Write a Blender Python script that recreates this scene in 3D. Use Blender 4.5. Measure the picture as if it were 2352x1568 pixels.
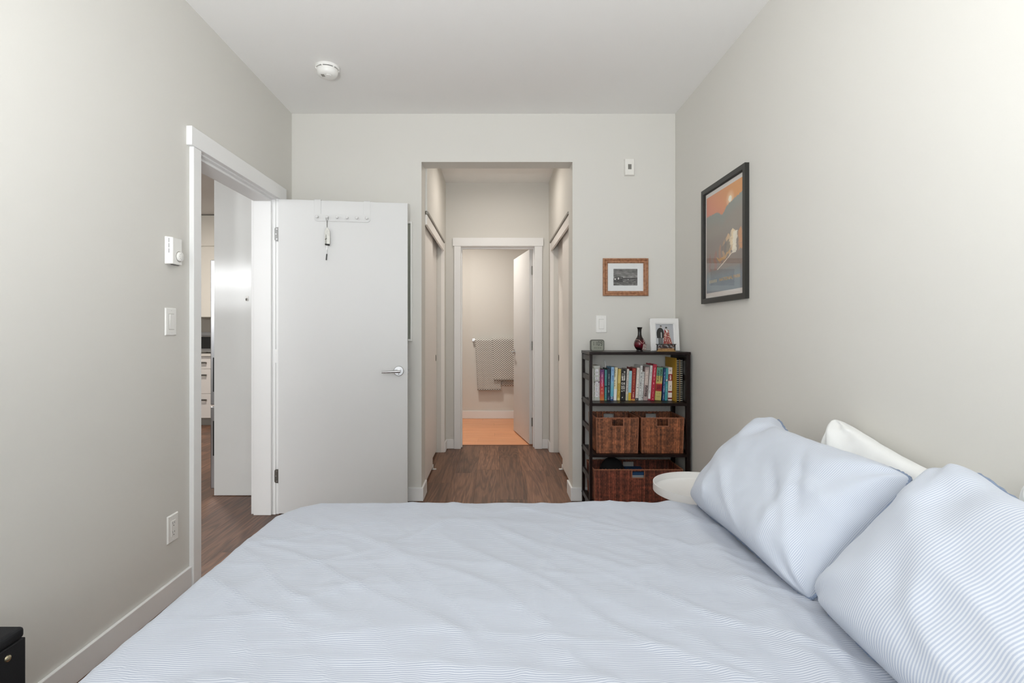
import bpy, math, random
import numpy as np
from mathutils import Vector, Matrix, noise

sc = bpy.context.scene
for o in list(bpy.data.objects):
    bpy.data.objects.remove(o, do_unlink=True)
COL = sc.collection
PI = math.pi
R = math.radians

# ------------------------------------------------------------------ camera
cam_d = bpy.data.cameras.new('camera')
cam_d.sensor_fit = 'HORIZONTAL'
cam_d.sensor_width = 36.0
cam_d.lens = 36.0 * 1190.0 / 2352.0
cam_d.shift_x = 0.01616
cam_d.shift_y = -0.0102
cam_d.clip_start = 0.02
cam = bpy.data.objects.new('camera', cam_d)
cam.location = (0, 0, 1.19)
cam.rotation_euler = (PI / 2, 0, 0)
COL.objects.link(cam)
sc.camera = cam

# ------------------------------------------------------------------ colour management, world, daylight
vs = sc.view_settings
vs.view_transform = 'Standard'
vs.look = 'None'
vs.exposure = 0.27
vs.gamma = 1.0
vs.use_curve_mapping = False
sc.cycles.use_denoising = True
sc.cycles.diffuse_bounces = 6
sc.cycles.max_bounces = 9

w = bpy.data.worlds.new('daylight')
sc.world = w
w.use_nodes = True
bgn = w.node_tree.nodes['Background']
bgn.inputs['Color'].default_value = (0.86, 0.93, 1.0, 1)
bgn.inputs['Strength'].default_value = 1.6


def area(name, loc, rot, sx, sy, power, col):
    d = bpy.data.lights.new(name, 'AREA')
    d.shape = 'RECTANGLE'
    d.size = sx
    d.size_y = sy
    d.energy = power
    d.color = col
    o = bpy.data.objects.new(name, d)
    o.location = loc
    o.rotation_euler = rot
    COL.objects.link(o)
    return o


UPLIGHT_FILL = 126.0     # power of the uplighter added to fill the bedroom
# daylight arriving at the two windows of the wall behind the photographer
area('bedroom_window_daylight', (-0.05, -0.74, 1.62), (R(90), 0, 0), 2.2, 1.7, 16, (0.97, 0.985, 1.0))
area('living_window_daylight', (-3.6, -0.74, 1.92), (R(90), 0, 0), 2.6, 0.66, 100, (0.97, 0.985, 1.0))


# ------------------------------------------------------------------ helpers
def lin(c):
    r = []
    for v in c[:3]:
        v = v / 255.0
        r.append(v / 12.92 if v <= 0.04045 else ((v + 0.055) / 1.055) ** 2.4)
    return (r[0], r[1], r[2], 1.0)


def new_mat(name):
    m = bpy.data.materials.new(name)
    m.use_nodes = True
    nt = m.node_tree
    return m, nt, nt.nodes['Principled BSDF']


def mat(name, rgb, rough=0.5, metal=0.0, coat=0.0, bump=0.0, bscale=200.0, var=0.0, vscale=6.0, spec=None):
    m, nt, b = new_mat(name)
    N, L = nt.nodes, nt.links
    c = lin(rgb)
    b.inputs['Base Color'].default_value = c
    b.inputs['Roughness'].default_value = rough
    b.inputs['Metallic'].default_value = metal
    if coat:
        b.inputs['Coat Weight'].default_value = coat
        b.inputs['Coat Roughness'].default_value = 0.12
    if spec is not None:
        b.inputs['Specular IOR Level'].default_value = spec
    tc = N.new('ShaderNodeTexCoord')
    if var > 0:
        n = N.new('ShaderNodeTexNoise')
        n.inputs['Scale'].default_value = vscale
        n.inputs['Detail'].default_value = 4
        L.new(tc.outputs['Object'], n.inputs['Vector'])
        mx = N.new('ShaderNodeMix')
        mx.data_type = 'RGBA'
        mx.inputs['A'].default_value = tuple(v * (1 - var) for v in c[:3]) + (1,)
        mx.inputs['B'].default_value = tuple(min(1, v * (1 + var)) for v in c[:3]) + (1,)
        L.new(n.outputs['Fac'], mx.inputs['Factor'])
        L.new(mx.outputs['Result'], b.inputs['Base Color'])
    if bump > 0:
        n = N.new('ShaderNodeTexNoise')
        n.inputs['Scale'].default_value = bscale
        n.inputs['Detail'].default_value = 3
        L.new(tc.outputs['Object'], n.inputs['Vector'])
        bp = N.new('ShaderNodeBump')
        bp.inputs['Strength'].default_value = bump
        bp.inputs['Distance'].default_value = 0.001
        L.new(n.outputs['Fac'], bp.inputs['Height'])
        L.new(bp.outputs['Normal'], b.inputs['Normal'])
    return m


def vcol_mat(name, rough=0.5, coat=0.0):
    m, nt, b = new_mat(name)
    a = nt.nodes.new('ShaderNodeAttribute')
    a.attribute_name = 'Col'
    nt.links.new(a.outputs['Color'], b.inputs['Base Color'])
    b.inputs['Roughness'].default_value = rough
    if coat:
        b.inputs['Coat Weight'].default_value = coat
        b.inputs['Coat Roughness'].default_value = 0.1
    return m


def emit_mat(name, rgb, s):
    m = bpy.data.materials.new(name)
    m.use_nodes = True
    nt = m.node_tree
    nt.nodes.clear()
    e = nt.nodes.new('ShaderNodeEmission')
    e.inputs['Color'].default_value = lin(rgb)
    e.inputs['Strength'].default_value = s
    o = nt.nodes.new('ShaderNodeOutputMaterial')
    nt.links.new(e.outputs[0], o.inputs[0])
    return m


def glass_mat(name, tint=(255, 255, 255), rough=0.0, ior=1.45):
    m = bpy.data.materials.new(name)
    m.use_nodes = True
    nt = m.node_tree
    nt.nodes.clear()
    t = nt.nodes.new('ShaderNodeBsdfTransparent')
    t.inputs['Color'].default_value = lin(tint)
    g = nt.nodes.new('ShaderNodeBsdfGlossy')
    g.inputs['Roughness'].default_value = rough
    f = nt.nodes.new('ShaderNodeFresnel')
    f.inputs['IOR'].default_value = ior
    mx = nt.nodes.new('ShaderNodeMixShader')
    o = nt.nodes.new('ShaderNodeOutputMaterial')
    gm = nt.nodes.new('ShaderNodeNewGeometry')
    fr_ = nt.nodes.new('ShaderNodeMath')
    fr_.operation = 'SUBTRACT'
    fr_.inputs[0].default_value = 1.0
    nt.links.new(gm.outputs['Backfacing'], fr_.inputs[1])
    ml = nt.nodes.new('ShaderNodeMath')
    ml.operation = 'MULTIPLY'
    nt.links.new(f.outputs[0], ml.inputs[0])
    nt.links.new(fr_.outputs[0], ml.inputs[1])
    nt.links.new(ml.outputs[0], mx.inputs[0])
    nt.links.new(t.outputs[0], mx.inputs[1])
    nt.links.new(g.outputs[0], mx.inputs[2])
    nt.links.new(mx.outputs[0], o.inputs[0])
    return m


class MB:
    """collects shapes of ONE part and links them as one mesh object"""

    def __init__(s):
        s.v, s.f, s.c, s.uv = [], [], [], []

    def box(s, x0, x1, y0, y1, z0, z1):
        b = len(s.v)
        x0, x1 = min(x0, x1), max(x0, x1)
        y0, y1 = min(y0, y1), max(y0, y1)
        z0, z1 = min(z0, z1), max(z0, z1)
        s.v += [(x0, y0, z0), (x1, y0, z0), (x1, y1, z0), (x0, y1, z0), (x0, y0, z1), (x1, y0, z1), (x1, y1, z1), (x0, y1, z1)]
        for q in ((0, 3, 2, 1), (4, 5, 6, 7), (0, 1, 5, 4), (1, 2, 6, 5), (2, 3, 7, 6), (3, 0, 4, 7)):
            s.f.append(tuple(b + i for i in q))
        return s

    def frustum(s, x0, x1, y0, y1, z0, z1, i0, i1):
        """box whose four sides taper: inset i0 at z0, i1 at z1"""
        b = len(s.v)
        for z, i in ((z0, i0), (z1, i1)):
            s.v += [(x0 + i, y0 + i, z), (x1 - i, y0 + i, z), (x1 - i, y1 - i, z), (x0 + i, y1 - i, z)]
        for q in ((0, 3, 2, 1), (4, 5, 6, 7), (0, 1, 5, 4), (1, 2, 6, 5), (2, 3, 7, 6), (3, 0, 4, 7)):
            s.f.append(tuple(b + i for i in q))
        return s

    def rod(s, p0, p1, r0, r1=None, n=16, caps=True):
        p0, p1 = Vector(p0), Vector(p1)
        r1 = r0 if r1 is None else r1
        d = (p1 - p0).normalized()
        a = d.orthogonal().normalized()
        e = d.cross(a)
        b = len(s.v)
        for p, r in ((p0, r0), (p1, r1)):
            for i in range(n):
                t = 2 * PI * i / n
                s.v.append(tuple(p + (a * math.cos(t) + e * math.sin(t)) * r))
        for i in range(n):
            j = (i + 1) % n
            s.f.append((b + i, b + j, b + n + j, b + n + i))
        if caps:
            s.f.append(tuple(b + i for i in range(n))[::-1])
            s.f.append(tuple(b + n + i for i in range(n)))
        return s

    def tube(s, pts, r, n=8, closed=False, rf=None):
        pts = [Vector(p) for p in pts]
        m = len(pts)
        b = len(s.v)
        prev = None
        for k, p in enumerate(pts):
            if closed:
                d = (pts[(k + 1) % m] - pts[k - 1])
            else:
                d = pts[min(k + 1, m - 1)] - pts[max(k - 1, 0)]
            d.normalize()
            if prev is None:
                a = d.orthogonal().normalized()
            else:
                a = (prev - d * prev.dot(d)).normalized()
            prev = a
            e = d.cross(a)
            rr = r if rf is None else r * rf(k)
            for i in range(n):
                t = 2 * PI * i / n
                s.v.append(tuple(p + (a * math.cos(t) + e * math.sin(t)) * rr))
        for k in range(m if closed else m - 1):
            k2 = (k + 1) % m
            for i in range(n):
                j = (i + 1) % n
                s.f.append((b + k * n + i, b + k * n + j, b + k2 * n + j, b + k2 * n + i))
        if not closed:
            s.f.append(tuple(b + i for i in range(n))[::-1])
            s.f.append(tuple(b + (m - 1) * n + i for i in range(n)))
        return s

    def lathe(s, prof, n=32, c=(0, 0, 0), axis='Z'):
        """prof: (radius, height) list"""
        b = len(s.v)
        for r, h in prof:
            for i in range(n):
                t = 2 * PI * i / n
                x, y = r * math.cos(t), r * math.sin(t)
                if axis == 'Z':
                    p = (c[0] + x, c[1] + y, c[2] + h)
                elif axis == 'Y':
                    p = (c[0] + x, c[1] + h, c[2] + y)
                else:
                    p = (c[0] + h, c[1] + x, c[2] + y)
                s.v.append(p)
        for k in range(len(prof) - 1):
            for i in range(n):
                j = (i + 1) % n
                q = (b + k * n + i, b + k * n + j, b + (k + 1) * n + j, b + (k + 1) * n + i)
                s.f.append(q if axis != 'Y' else q[::-1])
        if prof[0][0] > 1e-6:
            s.f.append(tuple(b + i for i in range(n)))
        if prof[-1][0] > 1e-6:
            s.f.append(tuple(b + (len(prof) - 1) * n + i for i in range(n)))
        return s

    def prism(s, pts, y0, y1):
        """outline in X,Z extruded along Y"""
        b = len(s.v)
        n = len(pts)
        s.v += [(p[0], y0, p[1]) for p in pts] + [(p[0], y1, p[1]) for p in pts]
        s.f.append(tuple(b + i for i in range(n)))
        s.f.append(tuple(b + n + i for i in range(n))[::-1])
        for i in range(n):
            j = (i + 1) % n
            s.f.append((b + i, b + n + i, b + n + j, b + j))
        return s

    def xf(s, m):
        s.v = [tuple(m @ Vector(p)) for p in s.v]
        return s

    def build(s, name, m, parent=None, bevel=0.0, seg=2, smooth=False, angle=35, loc=None, rot=None):
        me = bpy.data.meshes.new(name)
        me.from_pydata([tuple(p) for p in s.v], [], s.f)
        me.update()
        if s.c:
            ca = me.color_attributes.new('Col', 'FLOAT_COLOR', 'CORNER')
            data = []
            for p in me.polygons:
                data += list(s.c[p.index]) * p.loop_total
            ca.data.foreach_set('color', data)
        if s.uv:
            ul = me.uv_layers.new(name='UV')
            idx = np.empty(len(me.loops), dtype=np.int32)
            me.loops.foreach_get('vertex_index', idx)
            ul.data.foreach_set('uv', np.array(s.uv, dtype=np.float32)[idx].ravel())
        import bmesh
        bm = bmesh.new()
        bm.from_mesh(me)
        bmesh.ops.recalc_face_normals(bm, faces=bm.faces)
        bm.to_mesh(me)
        bm.free()
        if smooth:
            me.polygons.foreach_set('use_smooth', [True] * len(me.polygons))
            me.set_sharp_from_angle(angle=R(angle))
        me.materials.append(m)
        o = bpy.data.objects.new(name, me)
        COL.objects.link(o)
        if parent:
            o.parent = parent
        if loc:
            o.location = loc
        if rot:
            o.rotation_euler = rot
        if bevel > 0:
            md = o.modifiers.new('bevel', 'BEVEL')
            md.width = bevel
            md.segments = seg
            md.limit_method = 'ANGLE'
            md.angle_limit = R(40)
        return o


def bx(*a):
    return MB().box(*a)


def tag(o, label, cat, group=None, kind=None):
    o['label'] = label
    o['category'] = cat
    if group:
        o['group'] = group
    if kind:
        o['kind'] = kind
    return o


def struct(o, label, cat):
    return tag(o, label, cat, kind='structure')


def thing(name, label, cat, loc=(0, 0, 0), rot=(0, 0, 0), group=None, kind=None):
    o = bpy.data.objects.new(name, None)
    o.empty_display_size = 0.05
    o.location = loc
    o.rotation_euler = rot
    COL.objects.link(o)
    return tag(o, label, cat, group, kind)


def grid_print(name, m, parent, u0, u1, v0, v1, nu, nv, colf, place, smooth=False):
    """flat print: a grid of flat-coloured cells; place(a, b) gives the 3D point"""
    g = MB()
    for j in range(nv + 1):
        for i in range(nu + 1):
            g.v.append(place(u0 + (u1 - u0) * i / nu, v0 + (v1 - v0) * j / nv))
    for j in range(nv):
        for i in range(nu):
            a = j * (nu + 1) + i
            g.f.append((a, a + 1, a + nu + 2, a + nu + 1))
            g.c.append(lin(colf((i + .5) / nu, (j + .5) / nv)))
    return g.build(name, m, parent)


def text_mesh(name, body, size, m, parent, loc, rot, depth=0.0004, align='CENTER'):
    cu = bpy.data.curves.new(name, 'FONT')
    cu.body = body
    cu.size = size
    cu.extrude = depth
    cu.align_x = align
    t = bpy.data.objects.new('tmp_text', cu)
    COL.objects.link(t)
    dg = bpy.context.evaluated_depsgraph_get()
    me = bpy.data.meshes.new_from_object(t.evaluated_get(dg))
    bpy.data.objects.remove(t, do_unlink=True)
    me.name = name
    me.materials.clear()
    me.materials.append(m)
    o = bpy.data.objects.new(name, me)
    COL.objects.link(o)
    o.parent = parent
    o.location = loc
    o.rotation_euler = rot
    return o


def h01(*a):
    return abs(math.sin(sum(x * k for x, k in zip(a, (12.9898, 78.233, 37.719, 9.151)))) * 43758.5453) % 1.0


# ------------------------------------------------------------------ materials
M = {}
M['wall'] = mat('wall_paint', (217, 215, 209), 0.75, bump=0.12, bscale=420, spec=0.3)
M['ceil'] = mat('ceiling_paint', (243, 242, 240), 0.85, bump=0.35, bscale=260, spec=0.25)
M['trim'] = mat('white_trim_paint', (236, 236, 235), 0.38, spec=0.45)
M['closet'] = mat('closet_door_paint', (238, 234, 229), 0.45)
M['door'] = mat('white_door_paint', (216, 216, 215), 0.42, bump=0.05, bscale=300)
M['plastic'] = mat('white_plastic', (238, 237, 233), 0.35)
M['nickel'] = mat('satin_nickel', (190, 190, 190), 0.22, metal=1.0)
M['steel_dark'] = mat('dark_hinge_steel', (120, 118, 112), 0.4, metal=0.9)
M['sensor'] = mat('sensor_plastic', (232, 230, 224), 0.5)
M['hinge'] = mat('grey_hinge', (150, 150, 148), 0.5, metal=0.4)
M['groove'] = mat('grey_trim_metal', (150, 146, 138), 0.5)
M['dark'] = mat('dark_gap', (40, 38, 36), 0.7)
M['black'] = mat('black_plastic', (18, 18, 18), 0.45)
M['espresso'] = mat('espresso_wood', (24, 11, 9), 0.4, coat=0.1, var=0.25, vscale=20, spec=0.22)
M['white_metal'] = mat('white_powder_coat', (232, 231, 229), 0.35)
M['glass'] = glass_mat('picture_glass')
M['winglass'] = glass_mat('window_glass')
M['vcol'] = vcol_mat('printed_paper', 0.55)
M['vgloss'] = vcol_mat('printed_cover', 0.4)
M['paper'] = mat('book_pages', (216, 206, 188), 0.9, bump=0.3, bscale=900)
M['steel'] = mat('brushed_steel', (176, 176, 178), 0.28, metal=1.0)


def wood_floor(name, base, dark, light, along='Y', rough=0.42, var=(0.70, 1.30)):
    m, nt, b = new_mat(name)
    N, L = nt.nodes, nt.links
    tc = N.new('ShaderNodeTexCoord')
    oi = N.new('ShaderNodeObjectInfo')
    mp = N.new('ShaderNodeMapping')
    mp.inputs['Scale'].default_value = (9, 0.55, 1) if along == 'Y' else (0.55, 9, 1)
    add = N.new('ShaderNodeVectorMath')
    add.operation = 'ADD'
    mul = N.new('ShaderNodeVectorMath')
    mul.operation = 'SCALE'
    comb = N.new('ShaderNodeCombineXYZ')
    for k in ('X', 'Y', 'Z'):
        L.new(oi.outputs['Random'], comb.inputs[k])
    L.new(comb.outputs[0], mul.inputs[0])
    mul.inputs['Scale'].default_value = 40.0
    L.new(tc.outputs['Object'], mp.inputs['Vector'])
    L.new(mp.outputs[0], add.inputs[0])
    L.new(mul.outputs[0], add.inputs[1])
    n1 = N.new('ShaderNodeTexNoise')
    n1.inputs['Scale'].default_value = 1.2
    n1.inputs['Detail'].default_value = 3
    n1.inputs['Distortion'].default_value = 0.8
    L.new(add.outputs[0], n1.inputs['Vector'])
    # cathedral rings: contour lines of a stretched noise
    mm = N.new('ShaderNodeMath')
    mm.operation = 'MULTIPLY'
    mm.inputs[1].default_value = 42.0
    L.new(n1.outputs['Fac'], mm.inputs[0])
    sn = N.new('ShaderNodeMath')
    sn.operation = 'SINE'
    L.new(mm.outputs[0], sn.inputs[0])
    mr = N.new('ShaderNodeMapRange')
    mr.inputs['From Min'].default_value = -1
    mr.inputs['From Max'].default_value = 1
    mr.inputs['To Min'].default_value = 0.30
    mr.inputs['To Max'].default_value = 0.68
    L.new(sn.outputs[0], mr.inputs['Value'])
    n2 = N.new('ShaderNodeTexNoise')
    n2.inputs['Scale'].default_value = 9
    n2.inputs['Detail'].default_value = 5
    L.new(add.outputs[0], n2.inputs['Vector'])
    av = N.new('ShaderNodeMath')
    av.operation = 'MULTIPLY_ADD'
    av.inputs[1].default_value = 0.45
    L.new(n2.outputs['Fac'], av.inputs[0])
    h = N.new('ShaderNodeMath')
    h.operation = 'MULTIPLY'
    h.inputs[1].default_value = 0.55
    L.new(mr.outputs[0], h.inputs[0])
    L.new(h.outputs[0], av.inputs[2])
    cr = N.new('ShaderNodeValToRGB')
    cr.color_ramp.elements[0].position = 0.3
    cr.color_ramp.elements[0].color = lin(dark)
    cr.color_ramp.elements[1].position = 0.68
    cr.color_ramp.elements[1].color = lin(light)
    e = cr.color_ramp.elements.new(0.5)
    e.color = lin(base)
    L.new(av.outputs[0], cr.inputs[0])
    hs = N.new('ShaderNodeHueSaturation')
    mv = N.new('ShaderNodeMapRange')
    mv.inputs['To Min'].default_value = var[0]
    mv.inputs['To Max'].default_value = var[1]
    L.new(oi.outputs['Random'], mv.inputs['Value'])
    L.new(mv.outputs[0], hs.inputs['Value'])
    L.new(cr.outputs[0], hs.inputs['Color'])
    L.new(hs.outputs[0], b.inputs['Base Color'])
    b.inputs['Roughness'].default_value = rough
    bp = N.new('ShaderNodeBump')
    bp.inputs['Strength'].default_value = 0.15
    bp.inputs['Distance'].default_value = 0.001
    L.new(av.outputs[0], bp.inputs['Height'])
    L.new(bp.outputs[0], b.inputs['Normal'])
    return m


M['plank'] = wood_floor('brown_oak_plank', (112, 78, 58), (80, 54, 40), (138, 100, 77))
M['plank_bath'] = wood_floor('warm_lit_bath_plank', (232, 166, 122), (222, 152, 110), (240, 178, 134), along='X', var=(0.95, 1.04))  # same planks as the hall, warm bathroom light painted in as peach


def stripe_mat(name, white, blue, period=0.0058, axis=1, weave=0.25):
    m, nt, b = new_mat(name)
    N, L = nt.nodes, nt.links
    uv = N.new('ShaderNodeUVMap')
    uv.uv_map = 'UV'
    sp = N.new('ShaderNodeSeparateXYZ')
    L.new(uv.outputs[0], sp.inputs[0])
    nz = N.new('ShaderNodeTexNoise')
    nz.inputs['Scale'].default_value = 9
    L.new(uv.outputs[0], nz.inputs['Vector'])
    ad = N.new('ShaderNodeMath')
    ad.operation = 'MULTIPLY_ADD'
    ad.inputs[1].default_value = 0.006
    L.new(nz.outputs['Fac'], ad.inputs[0])
    L.new(sp.outputs[axis], ad.inputs[2])
    mu = N.new('ShaderNodeMath')
    mu.operation = 'MULTIPLY'
    mu.inputs[1].default_value = 2 * PI / period
    L.new(ad.outputs[0], mu.inputs[0])
    sn = N.new('ShaderNodeMath')
    sn.operation = 'SINE'
    L.new(mu.outputs[0], sn.inputs[0])
    mr = N.new('ShaderNodeMapRange')
    mr.inputs['From Min'].default_value = -0.5
    mr.inputs['From Max'].default_value = 0.5
    L.new(sn.outputs[0], mr.inputs['Value'])
    mx = N.new('ShaderNodeMix')
    mx.data_type = 'RGBA'
    mx.inputs['A'].default_value = lin(white)
    mx.inputs['B'].default_value = lin(blue)
    L.new(mr.outputs[0], mx.inputs['Factor'])
    L.new(mx.outputs['Result'], b.inputs['Base Color'])
    b.inputs['Roughness'].default_value = 0.9
    b.inputs['Specular IOR Level'].default_value = 0.15
    b.inputs['Sheen Weight'].default_value = 0.15
    n2 = N.new('ShaderNodeTexNoise')
    n2.inputs['Scale'].default_value = 600
    L.new(uv.outputs[0], n2.inputs['Vector'])
    bp = N.new('ShaderNodeBump')
    bp.inputs['Strength'].default_value = weave
    bp.inputs['Distance'].default_value = 0.001
    L.new(n2.outputs['Fac'], bp.inputs['Height'])
    L.new(bp.outputs[0], b.inputs['Normal'])
    return m


M['coverlet'] = stripe_mat('blue_striped_coverlet', (195, 199, 206), (162, 169, 183), 0.0058, 1)
M['pillow_blue'] = stripe_mat('blue_striped_cotton', (210, 214, 221), (179, 188, 204), 0.0046, 0)
M['cotton_white'] = mat('white_cotton', (236, 237, 236), 0.9, bump=0.3, bscale=500, spec=0.15)
M['piping'] = mat('blue_piping', (128, 142, 164), 0.9, var=0.3, vscale=120)

# ------------------------------------------------------------------ room shell
CZ = 2.712      # bedroom ceiling
XL, XR = -1.427, 1.26
YB = 3.63       # back wall face
YR = -0.6       # wall with the window, behind the camera


def shell(name, boxes, label, m='wall', cat='wall'):
    b = MB()
    for q in boxes:
        b.box(*q)
    return struct(b.build(name, M[m]), label, cat)


shell('wall_left', [(-1.567, XL, YR, 2.459, 0, CZ), (-1.567, XL, 3.379, 3.74, 0, CZ), (-1.567, XL, 2.459, 3.379, 2.063, CZ)],
      'warm white painted bedroom wall holding the open doorway', 'wall')
shell('wall_back', [(XL, -0.518, YB, 3.82, 0, CZ), (0.54, XR + 0.14, YB, 3.82, 0, CZ), (-0.518, 0.54, YB, 3.775, 2.374, CZ)],
      'warm white far bedroom wall with wide opening to the closet hall')
shell('wall_right', [(XR, XR + 0.14, YR, YB, 0, CZ)], 'plain warm white wall behind the pillows and the black framed poster')
shell('wall_rear', [(-1.567, -1.15, YR - 0.14, YR, 0, CZ), (1.05, XR + 0.14, YR - 0.14, YR, 0, CZ),
                    (-1.15, 1.05, YR - 0.14, YR, 0, 0.75), (-1.15, 1.05, YR - 0.14, YR, 2.45, CZ)],
      'bedroom window wall opposite the closet hall')
shell('ceiling', [(-1.567, XR + 0.14, YR - 0.14, 3.82, CZ, CZ + 0.1)], 'white finely textured bedroom ceiling with the smoke detector', 'ceil', 'ceiling')

# closet hall
HL, HR, YE = -0.503, 0.54, 5.245
shell('wall_hall_left', [(-0.62, HL, 3.82, YE, 2.075, CZ), (-1.15, HL, 5.082, YE, 0, 2.075), (-1.2, -1.15, 3.82, YE, 0, CZ)],
      'hall wall above the sliding closet doors nearer the bedroom door')
shell('wall_hall_right', [(HR, 0.66, 3.82, YE, 2.075, CZ), (HR, 1.15, 5.082, YE, 0, 2.075), (1.15, 1.2, 3.82, YE, 0, CZ)],
      'hall wall above the sliding closet doors nearer the bookcase')
shell('wall_hall_end', [(-1.2, -0.372, YE, 5.39, 0, CZ), (0.417, 1.2, YE, 5.39, 0, CZ), (-0.372, 0.417, YE, 5.39, 2.062, CZ)],
      'end wall of the closet hall around the bathroom doorway')
shell('ceiling_hall', [(-1.2, 1.2, 3.82, 5.39, 2.69, 2.80)], 'white ceiling of the closet hall', 'ceil', 'ceiling')
# bathroom
shell('wall_bathroom_far', [(-1.3, 1.9, 7.05, 7.15, 0, 2.6)], 'bathroom wall carrying the towel bar')
shell('wall_bathroom_left', [(-1.3, -1.2, 5.39, 7.05, 0, 2.6)], 'bathroom side wall hidden beside the doorway')
shell('wall_bathroom_right', [(1.8, 1.9, 5.39, 7.05, 0, 2.6), (1.2, 1.8, 5.29, 5.39, 0, 2.6)], 'bathroom side wall behind the open bathroom door')
shell('ceiling_bathroom', [(-1.3, 1.9, 5.39, 7.15, 2.6, 2.7)], 'white bathroom ceiling', 'ceil', 'ceiling')
# living room and kitchen beyond the bedroom door
shell('wall_kitchen_back', [(-5.6, -1.15, 7.1, 7.2, 0, CZ)], 'kitchen wall behind the cabinets')
shell('wall_kitchen_side', [(-1.25, -1.2, 3.74, 7.1, 0, CZ)], 'kitchen wall behind the fridge')
shell('wall_living_left', [(-5.7, -5.6, YR - 0.14, 7.2, 0, CZ)], 'far side wall of the living room')
shell('wall_living_rear', [(-5.6, -4.9, YR - 0.14, YR, 0, CZ), (-2.3, -1.567, YR - 0.14, YR, 0, CZ),
                           (-4.9, -2.3, YR - 0.14, YR, 0, 1.56), (-4.9, -2.3, YR - 0.14, YR, 2.25, CZ)], 'living room window wall')
shell('ceiling_kitchen', [(-5.7, -1.567, YR - 0.14, 7.2, CZ, CZ + 0.1), (-1.567, -1.2, 3.82, 7.2, CZ, CZ + 0.1)],
      'ceiling over the living room and kitchen', 'ceil', 'ceiling')


def window(name, x0, x1, z0, z1, rails, mullions, label):
    b = MB()
    fr = 0.05
    y0, y1 = YR - 0.11, YR - 0.05
    b.box(x0, x0 + fr, y0, y1, z0, z1).box(x1 - fr, x1, y0, y1, z0, z1)
    b.box(x0, x1, y0, y1, z0, z0 + fr).box(x0, x1, y0, y1, z1 - fr, z1)
    for r0, r1 in rails:
        b.box(x0, x1, y0, y1, r0, r1)
    for c in mullions:
        b.box(c - 0.025, c + 0.025, y0, y1, z0, z1)
    o = struct(b.build(name, M['trim'], bevel=0.003), label, 'window')
    xs = [x0] + list(mullions) + [x1]
    for a, c in zip(xs[:-1], xs[1:]):
        bx(a + 0.02, c - 0.02, YR - 0.085, YR - 0.079, z0 + 0.02, z1 - 0.02).build('pane', M['winglass'], o)
    bx(x0 - 0.03, x1 + 0.03, YR - 0.05, YR + 0.04, z0 - 0.03, z0 + 0.002).build('window_sill', M['trim'], o, bevel=0.003)
    return o


window('window_1', -1.15, 1.05, 0.75, 2.45, [], [-0.05], 'wide white framed bedroom window behind the photographer')
window('window_2', -4.9, -2.3, 1.56, 2.25, [(1.70, 1.83)], [-3.6], 'living room window mirrored in the glossy fridge panel')

# ------------------------------------------------------------------ floor with single planks
fl = struct(bx(-5.7, 1.4, YR - 0.14, 5.41, -0.08, -0.0065).box(-5.7, -1.2, 5.41, 7.2, -0.08, -0.0065).build('floor', M['dark']),
            'brown oak plank floor running through bedroom, hall and kitchen', 'floor')
PW, PLN = 0.19, 1.22
pm = bpy.data.meshes.new('plank')
tmp = MB().frustum(0.0, PW, 0.0, PLN, -0.006, 0.0, 0.0, 0.0).build('plank_source', M['plank'], bevel=0.0)
pmesh = tmp.data
pmesh.name = 'plank'
bpy.data.objects.remove(tmp, do_unlink=True)
bpy.data.meshes.remove(pm)


def lay(x, y, y1, ylim0, ylim1, x1=None):
    """one floor board at x, from y to y1, cut at the room edge"""
    a, b_ = max(y, ylim0), min(y1, ylim1)
    if b_ - a < 0.05:
        return
    o = bpy.data.objects.new('plank', pmesh)
    COL.objects.link(o)
    o.parent = fl
    o.location = (x + 0.0004, a + 0.0004, 0)
    wd = (x1 if x1 else x + PW) - x
    o.scale = ((wd - 0.0008) / PW, (b_ - a - 0.0008) / PLN, 1)


random.seed(4)
rowi = 0
x = -0.535 - 26 * PW
nb = 0
while x < 1.26:
    off = (h01(rowi, 3.1) * PLN)
    segs = []
    if x + PW > XL - 0.14 - 0.01:
        # bedroom column (and the hall beyond the opening)
        y0_, y1_ = (0.4 if x < 1.3 else 0), 3.63
        if -0.73 < x < 0.72:
            y1_ = 5.395
        segs.append((y0_, y1_))
        if x < -1.2:
            segs = [(0.4, 3.76)]
    elif x > -4.6:
        segs.append((1.0, 6.6))
    for ya, yb in segs:
        y = ya - off
        while y < yb:
            lay(x, y, y + PLN, ya, yb, min(x + PW, 1.258))
            nb += 1
            y += PLN
    x += PW
    rowi += 1
print('planks', nb)

flb = struct(bx(-1.3, 1.9, 5.41, 7.15, -0.08, -0.0065).build('floor_bathroom', M['dark']), 'bathroom plank floor with warm light painted in as a peach tone', 'floor')
tmp = bx(0, PLN, 0, 0.16, -0.006, 0.0).build('plank_source', M['plank_bath'])
bmesh_ = tmp.data
bmesh_.name = 'bath_plank'
bpy.data.objects.remove(tmp, do_unlink=True)
y = 5.41
k = 0
while y < 7.05:
    x = -1.2 - h01(k, 8.7) * 1.0
    while x < 1.8:
        a, b_ = max(x, -1.2), min(x + PLN, 1.8)
        if b_ - a > 0.05:
            o = bpy.data.objects.new('plank', bmesh_)
            COL.objects.link(o)
            o.parent = flb
            o.location = (a + 0.0005, y + 0.0005, 0)
            o.scale = ((b_ - a - 0.001) / PLN, (min(0.16, 7.05 - y) - 0.001) / 0.16, 1)
        x += PLN
    y += 0.16
    k += 1
struct(bx(-0.352, 0.397, 5.392, 5.412, -0.003, 0.004).build('trim_threshold', mat('threshold_brown', (120, 78, 54), 0.4), bevel=0.002),
       'thin brown threshold strip at the bathroom doorway', 'threshold')

# ------------------------------------------------------------------ baseboards
BH = 0.096


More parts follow.
